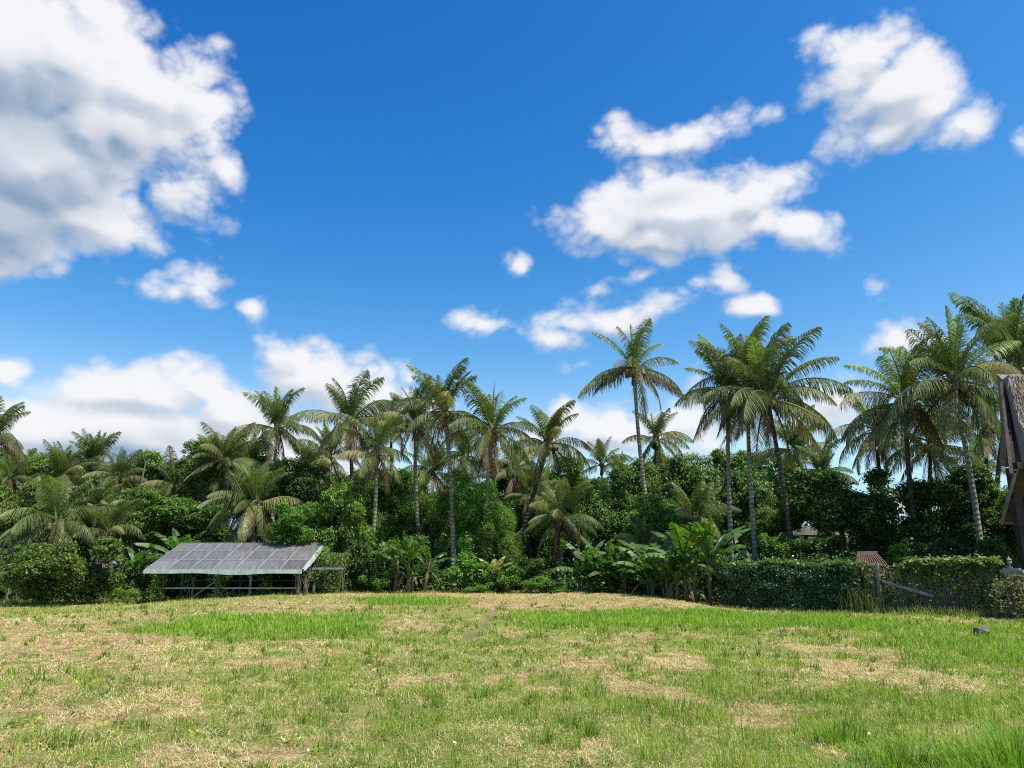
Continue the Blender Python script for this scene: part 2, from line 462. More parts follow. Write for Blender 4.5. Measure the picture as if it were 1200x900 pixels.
def lush(x, y):   # zones of thick young grass
    a = zone(x, y, -9.0, -3.3, 17.6, 22.0, .8, .35)
    b = zone(x, y, 0.2, 10.2, 19.2, 23.5, .8, .4)
    c = zone(x, y, -5.6, -1.7, 26.0, 29.0, .7, .5)
    d = zone(x, y, 7.5, 15, 12.5, 19.0, 1.6, 1.4) * .75
    e = zone(x, y, 2.9, 8, 4.6, 7.8, .8, .7) * .55
    brk = .84 + .16 * sst(fbm(x * 2.3, y * 2.3, 83, 4), .38, .55)
    return np.maximum.reduce([a, b, c, d, e]) * brk

def green(x, y):
    g = fbm(x * .42 + 4, y * .42, 31, 5)
    g2 = fbm(x * 1.9, y * 1.5, 41, 5)
    base = 0.45 * g + 0.55 * g2 + 0.008 * np.clip(x, -8, 8)
    m = sst(base, 0.37, 0.57) * (.62 + .38 * sst(x, -9, 6))
    pl = zone(x, y, -1.5, 9, 24.5, 34, 1.5, .8)       # mown straw plateau
    m = m * (1 - .8 * pl)
    m = np.maximum(m * .82, .5 * zone(x, y, -40, -9, 22, 33, 2, 2))
    return np.clip(np.maximum(m, lush(x, y)), 0, 1)

def axis(lo, hi, fine_lo, fine_hi, st, big):
    a = list(np.arange(fine_lo, fine_hi + 1e-6, st))
    x = fine_lo; s = st
    while x > lo: s = min(s * 1.35, big); x -= s; a.insert(0, x)
    x = fine_hi; s = st
    while x < hi: s = min(s * 1.35, big); x += s; a.append(x)
    return np.array(a)

def ground_mat():
    m, n, l = newmat('field_ground')
    out = n.new('ShaderNodeOutputMaterial'); p = n.new('ShaderNodeBsdfPrincipled')
    p.inputs['Roughness'].default_value = 0.95; p.inputs['Specular IOR Level'].default_value = 0.1
    g = n.new('ShaderNodeAttribute'); g.attribute_name = 'tint'
    tc = n.new('ShaderNodeTexCoord')
    def NZ(s, d=6, r=.6):
        a = n.new('ShaderNodeTexNoise'); a.inputs['Scale'].default_value = s; a.inputs['Detail'].default_value = d
        a.inputs['Roughness'].default_value = r; l.new(tc.outputs['Object'], a.inputs['Vector']); return a.outputs['Fac']
    a = NZ(26, 8, .75); b = NZ(3.1, 6, .7); c = NZ(60, 4, .7)
    cr = n.new('ShaderNodeValToRGB'); e = cr.color_ramp.elements
    e[0].position = .33; e[0].color = (.13, .082, .038, 1); e[1].position = .5; e[1].color = (.40, .285, .13, 1)
    x = e.new(.66); x.color = (.62, .48, .25, 1)
    l.new(a, cr.inputs[0])
    cg = n.new('ShaderNodeValToRGB'); e = cg.color_ramp.elements
    e[0].position = .35; e[0].color = (.06, .085, .016, 1); e[1].position = .65; e[1].color = (.24, .30, .06, 1)
    l.new(c, cg.inputs[0])
    dr = n.new('ShaderNodeMix'); dr.data_type = 'RGBA'; dr.blend_type = 'MULTIPLY'
    cb = n.new('ShaderNodeValToRGB'); e = cb.color_ramp.elements
    e[0].position = .34; e[0].color = (.42, .36, .31, 1); e[1].position = .56; e[1].color = (1, 1, 1, 1)
    l.new(b, cb.inputs[0]); dr.inputs['Factor'].default_value = 1
    l.new(cr.outputs[0], dr.inputs['A']); l.new(cb.outputs[0], dr.inputs['B'])
    mx = n.new('ShaderNodeMix'); mx.data_type = 'RGBA'
    # noisy threshold of green
    ad = n.new('ShaderNodeMath'); ad.operation = 'ADD'; l.new(g.outputs['Fac'], ad.inputs[0])
    sb = n.new('ShaderNodeMath'); sb.operation = 'MULTIPLY_ADD'; l.new(c, sb.inputs[0]); sb.inputs[1].default_value = 1.6; sb.inputs[2].default_value = -.95
    l.new(sb.outputs[0], ad.inputs[1])
    mr = n.new('ShaderNodeMapRange'); mr.inputs['From Min'].default_value = .1; mr.inputs['From Max'].default_value = .75; l.new(ad.outputs[0], mr.inputs['Value'])
    l.new(mr.outputs[0], mx.inputs['Factor']); l.new(dr.outputs['Result'], mx.inputs['A']); l.new(cg.outputs[0], mx.inputs['B'])
    # bare rut
    rt = n.new('ShaderNodeAttribute'); rt.attribute_name = 'rut'
    m2 = n.new('ShaderNodeMix'); m2.data_type = 'RGBA'; l.new(rt.outputs['Fac'], m2.inputs['Factor'])
    l.new(mx.outputs['Result'], m2.inputs['A']); m2.inputs['B'].default_value = (.085, .075, .045, 1)
    l.new(m2.outputs['Result'], p.inputs['Base Color'])
    bp = n.new('ShaderNodeBump'); bp.inputs['Strength'].default_value = .8; bp.inputs['Distance'].default_value = .05
    l.new(a, bp.inputs['Height']); l.new(bp.outputs[0], p.inputs['Normal'])
    l.new(p.outputs[0], out.inputs[0]); return m
M_GROUND = ground_mat()

RUT = [at(650, 696, 33.5), at(618, 700, 29), at(590, 708, 26), at(575, 720, 23.5), at(566, 733, 19.5), at(540, 745, 16.5)]
def rutmask(x, y, w=0.13):
    d = np.full(np.shape(x), 9.0)
    for a, b in zip(RUT[:-1], RUT[1:]):
        ax, ay, bx, by = a.x, a.y, b.x, b.y
        L = (bx - ax) ** 2 + (by - ay) ** 2
        t = np.clip(((x - ax) * (bx - ax) + (y - ay) * (by - ay)) / L, 0, 1)
        d = np.minimum(d, np.hypot(x - ax - t * (bx - ax), y - ay - t * (by - ay)))
    return 1 - sst(d, w * .4, w * 1.4)

def build_ground():
    xs = axis(-1500, 1500, -26, 20, 0.13, 200); ys = axis(-800, 3000, 3.5, 36, 0.12, 250)
    X, Y = np.meshgrid(xs, ys)
    Z = hfun(X, Y); fade = 1 - sst(np.hypot(X, Y - 20), 60, 200)
    Z = Z * fade
    rm = rutmask(X, Y, .15); Z = Z - 0.05 * rm
    V = np.stack([X, Y, Z], -1).reshape(-1, 3)
    nx, ny = len(xs), len(ys)
    i = np.arange(ny - 1)[:, None] * nx + np.arange(nx - 1)[None, :]
    F = np.stack([i, i + 1, i + 1 + nx, i + nx], -1).reshape(-1, 4)
    g = green(X, Y)
    g = np.where(Y > 34, .8, g)
    me = npmesh('ground', V, F, M_GROUND, tint=g.ravel(), smooth=True)
    a = me.attributes.new('rut', 'FLOAT', 'POINT'); a.data.foreach_set('value', (rm * .55).ravel().astype(np.float32))
    tag(link('ground', me), kind='structure')
build_ground()

# ------------------------------------------------------------------ grass
def grassmat(name, rough=.55, trans=.35):
    m, n, l = newmat(name)
    out = n.new('ShaderNodeOutputMaterial'); p = n.new('ShaderNodeBsdfPrincipled')
    p.inputs['Roughness'].default_value = rough; p.inputs['Specular IOR Level'].default_value = .3
    a = n.new('ShaderNodeAttribute'); a.attribute_name = 'gcol'
    l.new(a.outputs['Color'], p.inputs['Base Color'])
    t = n.new('ShaderNodeBsdfTranslucent'); g = n.new('ShaderNodeMix'); g.data_type = 'RGBA'; g.blend_type = 'MULTIPLY'
    g.inputs['Factor'].default_value = 1; g.inputs['B'].default_value = (1.3, 1.5, .6, 1)
    l.new(a.outputs['Color'], g.inputs['A']); l.new(g.outputs['Result'], t.inputs['Color'])
    mx = n.new('ShaderNodeMixShader'); mx.inputs[0].default_value = trans
    l.new(p.outputs[0], mx.inputs[1]); l.new(t.outputs[0], mx.inputs[2]); l.new(mx.outputs[0], out.inputs[0])
    return m
M_GRASS = grassmat('grass_blade'); M_STRAW = grassmat('straw', .8, .12)

def blades(P, L, W, ang, lean, C, bend=.5):
    """two segment tapered blades; P (n,3) base, ang azimuth, lean from vertical"""
    n = len(P)
    d = np.stack([np.cos(ang), np.sin(ang), np.zeros(n)], -1)
    wa = ang + np.pi / 2 + rng.normal(0, .5, n)
    w = np.stack([np.cos(wa), np.sin(wa), np.zeros(n)], -1) * (W / 2)[:, None]
    up = np.array([0, 0, 1.0])
    s1 = d * np.sin(lean)[:, None] + up * np.cos(lean)[:, None]
    l2 = lean + bend * rng.random(n)
    s2 = d * np.sin(l2)[:, None] + up * np.cos(l2)[:, None]
    m = P + s1 * (L * .55)[:, None]; t = m + s2 * (L * .45)[:, None]
    V = np.stack([P - w, P + w, m + w * .8, m - w * .8, t], 1).reshape(-1, 3)
    b = np.arange(n)[:, None] * 5
    F = [b + np.array([[0, 1, 2, 3]]), b + np.array([[3, 2, 4]])]
    return V, F, np.repeat(C, 5, axis=0)

def sample_field(dens0, y0, y1, p=1.5, ref=8.0, xm=2.0):
    """points with density falling with distance from the near edge"""
    out = []
    y = y0
    while y < y1:
        dy = .5
        hw = y * .72 + xm
        de = dens0 * min(1, (ref / y) ** p)
        k = int(2 * hw * dy * de)
        out.append(np.stack([rng.uniform(-hw, hw, k), rng.uniform(y, y + dy, k)], -1)); y += dy
    return np.concatenate(out)

def fieldok(x, y):
    edge = np.where(x > 7.5, 28.8 - (x - 7.5) * .9, 33.8)
    edge = np.where(x < -9, 32.5, edge)
    return y < edge + .2

def build_grass():
    # green blades
    P = sample_field(2500, 4.2, 34)
    x, y = P[:, 0], P[:, 1]
    g = green(x, y); lu = lush(x, y)
    keep = (rng.random(len(P)) < np.clip(g * .95 + .18, 0, 1)) & fieldok(x, y) & (rng.random(len(P)) > rutmask(x, y, .15) * .9)
    keep &= rng.random(len(P)) < np.clip(.35 + 4 * (fbm(x * 4, y * 4, 91, 3) - .36), .25, 1)
    P, g, lu = P[keep], g[keep], lu[keep]; x, y = P[:, 0], P[:, 1]; n = len(P)
    z = hfun(x, y) - .01
    tall = fbm(x * 1.7, y * 1.7, 55, 3)
    L = (.022 + .05 * rng.random(n) ** 1.6) * (.6 + g) + lu * (.03 + .09 * rng.random(n)) + (tall > .60) * rng.random(n) ** 2 * .14
    L *= np.where((x > 1.0) & (y < 12), 1.15, 1.0)
    W = (.0045 + .003 * rng.random(n)) * np.clip(y / 9, .9, 2.6) * (1 + .2 * lu)
    ang = rng.uniform(0, 2 * np.pi, n); lean = np.abs(rng.normal(.30, .28, n)) * (1 - .35 * lu)
    c1 = np.array([.10, .175, .02]); c2 = np.array([.38, .49, .055]); c3 = np.array([.56, .46, .19])
    t = np.clip(rng.random(n) * .7 + fbm(x * .9, y * .9, 61, 3) * .5 - .1, 0, 1)[:, None]
    C = c1 * (1 - t) + c2 * t
    dry = (rng.random(n) < .30 * (1 - lu))[:, None] * rng.random(n)[:, None]
    C = C * (1 - dry) + c3 * dry
    C = C * (1 + .20 * lu[:, None]); C[:, 0] *= 1 - .06 * lu
    C4 = np.concatenate([C, np.ones((n, 1))], 1)
    V, F, CC = blades(np.column_stack([P, z]), L, W, ang, lean, C4)
    o = link('green_grass', npmesh('green_grass', V, F, M_GRASS, colr=CC))
    tag(o, 'bright green young grass growing in patches over the field', 'grass', kind='stuff')
    # straw
    P = sample_field(2000, 4.2, 34)
    x, y = P[:, 0], P[:, 1]; g = green(x, y)
    keep = (rng.random(len(P)) < 1.05 - .8 * g) & fieldok(x, y) & (rng.random(len(P)) > rutmask(x, y, .15))
    keep &= rng.random(len(P)) < np.clip(.3 + 5 * (fbm(x * 2.6, y * 2.6, 95, 4) - .38), .12, 1)
    P = P[keep]; x, y = P[:, 0], P[:, 1]; n = len(P)
    z = hfun(x, y) + rng.random(n) * .02
    L = .03 + .07 * rng.random(n) ** 1.5; W = (.004 + .003 * rng.random(n)) * np.clip(y / 9, .9, 2.4)
    ang = rng.uniform(0, 2 * np.pi, n); lean = rng.uniform(.8, 1.65, n)
    t = np.clip(rng.random(n) * .6 + .9 * (fbm(x * .6, y * .6, 71, 4) - .25), 0, 1)[:, None]
    C = np.array([.25, .17, .075]) * (1 - t) + np.array([.76, .62, .32]) * t
    gr = (rng.random(n) < .18)[:, None]
    C = np.where(gr, np.array([.36, .37, .11]) * (.7 + .6 * t), C)
    C4 = np.concatenate([C, np.ones((n, 1))], 1)
    V, F, CC = blades(np.column_stack([P, z]), L, W, ang, lean, C4, .3)
    o = link('dry_grass', npmesh('dry_grass', V, F, M_STRAW, colr=CC))
    tag(o, 'mown straw coloured dry grass lying over the field', 'dry grass', kind='stuff')

def clumps():
    P = sample_field(16, 4.2, 26, 1.0)
    x, y = P[:, 0], P[:, 1]; g = green(x, y)
    k = (rng.random(len(P)) < .15 + .85 * g) & fieldok(x, y); P = P[k]; n = len(P)
    nb = 16; h = rng.uniform(.05, .20, n) * (1 + .5 * (rng.random(n) < .1)); sp = rng.uniform(.02, .07, n)
    B = np.repeat(P, nb, 0) + rng.normal(0, 1, (n * nb, 2)) * np.repeat(sp, nb)[:, None]
    z = hfun(B[:, 0], B[:, 1]) - .01; L = np.repeat(h, nb) * rng.uniform(.5, 1.2, n * nb)
    W = rng.uniform(.005, .010, n * nb) * np.clip(B[:, 1] / 9, .9, 2.2)
    t = np.clip(np.repeat(rng.random(n), nb) * .7 + rng.random(n * nb) * .3, 0, 1)[:, None]
    C = np.array([.05, .10, .015]) * (1 - t) + np.array([.27, .38, .05]) * t
    V, F, CC = blades(np.column_stack([B, z]), L, W, rng.uniform(0, 6.28, n * nb), np.abs(rng.normal(.3, .22, n * nb)), np.concatenate([C, np.ones((n * nb, 1))], 1), .8)
    o = link('grass_clumps', npmesh('grass_clumps', V, F, M_GRASS, colr=CC)); tag(o, 'small darker clumps of grass scattered over the field', 'grass', kind='stuff')
    # low broad leaved weeds
    P = sample_field(9, 4.2, 20, 1.0); x, y = P[:, 0], P[:, 1]
    k = (fbm(x * .5, y * .5, 131, 3) > .46) & fieldok(x, y); P = P[k]; n = len(P); nb = 14
    B = np.repeat(P, nb, 0) + rng.normal(0, .055, (n * nb, 2)); z = hfun(B[:, 0], B[:, 1]) + rng.uniform(.01, .06, n * nb)
    N = np.stack([rng.normal(0, .5, n * nb), rng.normal(0, .5, n * nb), np.ones(n * nb)], -1)
    V, F = leaf_quads(np.column_stack([B, z]), N, rng.uniform(.02, .055, n * nb), rng, .6)
    t = np.repeat(np.repeat(rng.random(n), nb), 4)[:, None]; yl = np.repeat(np.repeat(rng.random(n) < .10, nb), 4)[:, None]
    C = np.array([.05, .12, .02]) * (1 - t) + np.array([.20, .32, .05]) * t; C = np.where(yl, np.array([.55, .58, .06]), C)
    o = link('broadleaf_weeds', npmesh('broadleaf_weeds', V, F, M_GRASS, colr=np.concatenate([C, np.ones((len(C), 1))], 1))); tag(o, 'low broad leaved weeds spread through the grass', 'weeds', kind='stuff')

def tall_tuft(px, py, Y, nb, L, spread, label, dark=0.0):
    p = at(px, py, Y); x0, y0 = p.x, Y
    # ground point under that pixel
    n = nb
    rr = spread * np.sqrt(rng.random(n)); aa = rng.uniform(0, 2 * np.pi, n)
    x = rr * np.cos(aa); y = rr * np.sin(aa) * .8
    z0 = hfun(np.array([x0]), np.array([y0]))[0]
    z = hfun(x0 + x, y0 + y) - z0 - .01
    Ls = L * (.45 + .65 * rng.random(n)) * (1 - .35 * rr / spread)
    W = .006 + .006 * rng.random(n)
    ang = aa + rng.normal(0, .6, n); lean = np.abs(rng.normal(.12, .18, n)) + .25 * rr / spread
    t = rng.random(n)[:, None]
    C = np.array([.085, .165, .02]) * (1 - t) + np.array([.26, .40, .05]) * t
    C = C * (1 - dark * .4)
    C4 = np.concatenate([C, np.ones((n, 1))], 1)
    V, F, CC = blades(np.column_stack([x, y, z]), Ls, W, ang, lean, C4, .7)
    o = link('grass_tuft', npmesh('grass_tuft', V, F, M_GRASS, colr=CC), loc=(x0, y0, z0))
    tag(o, label, 'grass tuft', 'tall grass tufts')
def gY(py): return 1.6 * FPX / (py - 661) * 1.0
build_grass(); clumps()
for args in [
 (1195, 880, gY(880), 1300, .55, .58, 'large tall green tuft at the right bottom corner of the field'),
 (1135, 900, gY(900), 500, .38, .4, 'mid height green tuft just left of the big corner tuft'),
 (1050, 868, gY(868), 330, .34, .35, 'dark green upright tuft left of the corner grass'),
 (985, 845, gY(845), 240, .36, .32, 'loose tuft of long thin blades in the right foreground'),
 (1008, 880, gY(880), 200, .26, .26, 'low dense tuft below the long thin bladed tuft'),
 (690, 838, gY(838), 70, .34, .07, 'narrow upright clump of blades right of the field centre'),
 (641, 843, gY(843), 40, .28, .04, 'single slim dark clump standing near the field centre'),
 (565, 800, gY(800), 70, .30, .14, 'thin pale green tuft in the middle of the dry field'),
 (785, 812, gY(812), 260, .30, .5, 'broad bushy tuft right of centre in the field'),
 (1125, 805, gY(805), 5, .60, .02, 'single tall dark stalk standing alone on the right'),
 (730, 772, gY(772), 80, .36, .2, 'upright light tuft behind the bushy tuft'),
 (75, 838, gY(838), 320, .20, .5, 'short dense tuft in the left foreground'),
]: tall_tuft(*args)

# ------------------------------------------------------------------ palms
def frond_mesh(kind, seed):
    r = np.random.default_rng(seed)
    # reach is normalised: frond length about 1.15 so that reach ~ 1
    K = dict(spear=(82, 20, .92, .35, .55), up=(76, 56, 1.10, 1.0, .90), mid=(42, 86, 1.16, 1.3, 1.0), low=(10, 74, 1.14, 1.5, 1.05),
             droop=(-28, 48, 1.05, 1.3, 1.0), dead=(-58, 26, .95, 1.7, .9))[kind]
    e0, bend, LEN, dr, ll = K
    e0 += r.normal(0, 5); bend += r.normal(0, 8); side = r.normal(0, .10)
    n = 26
    pts = [np.zeros(3)]; tan = []
    for i in range(n):
        t = i / (n - 1)
        e = R(e0 - bend * t ** 1.25)
        a = side * t * 1.5
        d = np.array([math.cos(e) * math.cos(a), math.cos(e) * math.sin(a), math.sin(e)])
        tan.append(d); pts.append(pts[-1] + d * LEN / n)
    pts = np.array(pts[:n]); tan = np.array(tan)
    nl = 72
    V = []; F4 = []; F3 = []; T = []
    twist = r.normal(0, .35)
    for s in (-1, 1):
        for k in range(nl):
            t = .13 + .87 * (k + r.random() * .6) / nl
            if r.random() < .08: continue
            f = min(t, .999) * (n - 1); i = int(f); q = f - i
            p = pts[i] * (1 - q) + pts[min(i + 1, n - 1)] * q
            tg = tan[i]
            sd = np.cross([0, 0, 1.0], tg); sn = np.linalg.norm(sd)
            sd = sd / sn if sn > .05 else np.array([0, 1.0, 0])
            nrm = np.cross(tg, sd)
            sd2 = sd * math.cos(twist * t) + nrm * math.sin(twist * t)
            L = ll * .335 * (math.sin(math.pi * (t * .80 + .14)) ** .8) * (.85 + .3 * r.random())
            if t > .9: L *= .85
            fw = .62 + .8 * t ** 2 + r.normal(0, .18)
            d1 = s * sd2 + tg * fw + nrm * (.25 if kind in ('spear',) else (.12 if kind in ('up', 'mid') else 0))
            d1 /= np.linalg.norm(d1)
            d2 = d1 + np.array([0, 0, -1.0]) * dr * (.75 + .5 * r.random()); d2 /= np.linalg.norm(d2)
            d3 = d2 + np.array([0, 0, -1.0]) * dr * (.6 + .5 * r.random()); d3 /= np.linalg.norm(d3)
            if kind == 'dead' or dr > 1.2:
                d1 = d1 + np.array([0, 0, -.7]); d1 /= np.linalg.norm(d1)
            w = tg * .0042 + nrm * .0012 * s
            w *= (.9 + .5 * r.random())
            m1 = p + d1 * L * .38; m2 = m1 + d2 * L * .34; m3 = m2 + d3 * L * .28
            b = len(V)
            V += [p - w, p + w, m1 + w * 1.25, m1 - w * 1.25, m2 + w * .9, m2 - w * .9, m3]
            F4 += [(b, b + 1, b + 2, b + 3), (b + 3, b + 2, b + 4, b + 5)]; F3.append((b + 5, b + 4, b + 6))
            T += [float(np.clip(r.normal(.5, .25) + .25 * (t - .5), 0, 1))] * 7
    # midrib as a thin triangular rod
    b0 = len(V)
    for i in range(n):
        w = .017 * (1 - i / (n - 1)) + .003
        if i < 4: w *= 1.5
        sd = np.cross([0, 0, 1.0], tan[i]); sn = np.linalg.norm(sd); sd = sd / sn if sn > .05 else np.array([0, 1.0, 0])
        nm = np.cross(tan[i], sd)
        V += [pts[i] + sd * w, pts[i] - sd * w, pts[i] - nm * w * 1.0]
        T += [1.0] * 3
    for i in range(n - 1):
        a = b0 + i * 3
        for k in range(3):
            F4.append((a + k, a + (k + 1) % 3, a + 3 + (k + 1) % 3, a + 3 + k))
    mat = dict(spear=M_FROND_Y, up=M_FROND, mid=M_FROND, low=M_FROND, droop=M_FROND_O, dead=M_FROND_D)[kind]
    return npmesh('frond_' + kind, np.array(V), [np.array(F4), np.array(F3)], mat, tint=T)

FR = {k: [frond_mesh(k, 100 + 10 * i + j) for j in range(5)] for i, k in enumerate(('spear', 'up', 'mid', 'low', 'droop', 'dead'))}

def nut_mesh(seed):
    r = random.Random(seed); m = MB()
    for i in range(9):
        a = r.uniform(0, 6.28); q = r.uniform(.25, .6)
        m.ball((q * math.cos(a), q * math.sin(a), r.uniform(-.65, -.1)), r.uniform(.13, .17), 8, 6, (1, 1, 1.2))
    for k in range(5):
        a = r.uniform(0, 6.28); m.tube([(0, 0, .1), (.3 * math.cos(a), .3 * math.sin(a), .0), (.5 * math.cos(a), .5 * math.sin(a), -.4)], .03, 4)
    return m.mesh('coconut_cluster', M_NUT, True)
NUTS = [nut_mesh(i) for i in range(3)]

def ground_z(x, y): return float(hfun(np.array([x]), np.array([y]))[0])

def palm(label, cx, cy, Y, rpx, tx=None, ty=None, style='full', dark=False, seed=0, nf=24, trunk_r=.15, hero=(), group='coconut palms behind the field'):
    r = random.Random(seed * 7 + int(cx) * 13 + int(cy))
    C = at(cx, cy, Y)
    if tx is None: tx, ty = cx + r.uniform(-6, 6), cy + 80
    T = at(tx, ty, Y + r.uniform(-.3, .3))
    k = (C.z - 0) / max(C.z - T.z, .5)
    B = C + (T - C) * min(k, 60)
    B.x = C.x + (B.x - C.x) * 1.0
    gz = ground_z(B.x, B.y); B.z = gz
    root = empty('coconut_palm', B)
    tag(root, label, 'palm tree', group)
    s = rpx * Y / FPX
    # trunk
    pts = []; rad = []
    N = 16
    bow = r.uniform(-.25, .25)
    for i in range(N + 1):
        t = i / N
        p = (C - B) * t + Vector((bow * math.sin(math.pi * t), .12 * math.sin(2.5 * t), 0))
        if i == 0: p.z -= .15
        pts.append(p); rad.append(trunk_r * (1.0 - .38 * t + .55 * math.exp(-t * 14)))
    m = MB(); m.tube(pts, rad, 10)
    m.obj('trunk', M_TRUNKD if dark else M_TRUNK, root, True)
    top = C - B
    # crown heart
    m = MB(); m.ball(top + Vector((0, 0, .05)), .34 * s / 3.4, 10, 8, (.8, .8, 1.5))
    for i in range(14):
        a = r.uniform(0, 6.28); l = r.uniform(.4, .9)
        m.bar(top + Vector((.1 * math.cos(a), .1 * math.sin(a), 0)), top + Vector((.38 * l * math.cos(a), .38 * l * math.sin(a), r.uniform(-.9, .2))), .07, .03)
    m.obj('crown_base', M_SHEATH, root, True)
    if style not in ('young',):
        for k2 in range(r.choice((1, 2))):
            link('coconut_cluster', NUTS[r.randrange(3)], root, top + Vector((r.uniform(-.1, .1), 0, -.05)), (0, 0, r.uniform(0, 6)), min(1.0, s / 3.3))
    MIX = dict(full=dict(spear=4, up=9, mid=3, low=5, droop=5, dead=3), young=dict(spear=3, up=8, mid=6, low=2), droopy=dict(spear=3, up=7, mid=3, low=5, droop=6, dead=4),
               sparse=dict(spear=3, up=6, mid=2, low=4, droop=4), skirt=dict(spear=4, up=8, mid=3, low=5, droop=4, dead=7), upright=dict(spear=5, up=10, mid=3, low=3, droop=2))[style]
    base = {'spear': M_FROND_Y, 'up': M_FROND, 'mid': M_FROND, 'low': M_FROND, 'droop': M_FROND_O, 'dead': M_FROND_D}
    az = r.uniform(0, 6.28)
    tot = sum(MIX.values()); sc = nf / tot
    for kd, c in MIX.items():
        for j in range(max(1, round(c * sc))):
            az += 2.39996 + r.uniform(-.6, .6)
            me = FR[kd][r.randrange(5)]
            mat = base[kd]
            if kd in ('mid', 'low') and r.random() < .28: mat = M_FROND_O
            if kd == 'up' and r.random() < .25: mat = M_FROND_Y
            if kd == 'droop' and r.random() < .25: mat = M_FROND_D
            if kd == 'droop' and r.random() < .3: mat = M_FROND
            q = s * r.uniform(.74, 1.16) * (1.0 if style != 'young' else 1.05)
            off = Vector((math.cos(az), math.sin(az), 0)) * .10
            o = link('frond', me, root, top + off + Vector((0, 0, r.uniform(-.15, .2))), (r.uniform(-.3, .3), r.uniform(-.26, .26), az), q, mat)
    for (kd, a, q) in hero:
        link('frond', FR[kd][r.randrange(5)], root, top, (0, 0, R(a)), s * q, M_FROND_O if kd == 'droop' else M_FROND)
    return root

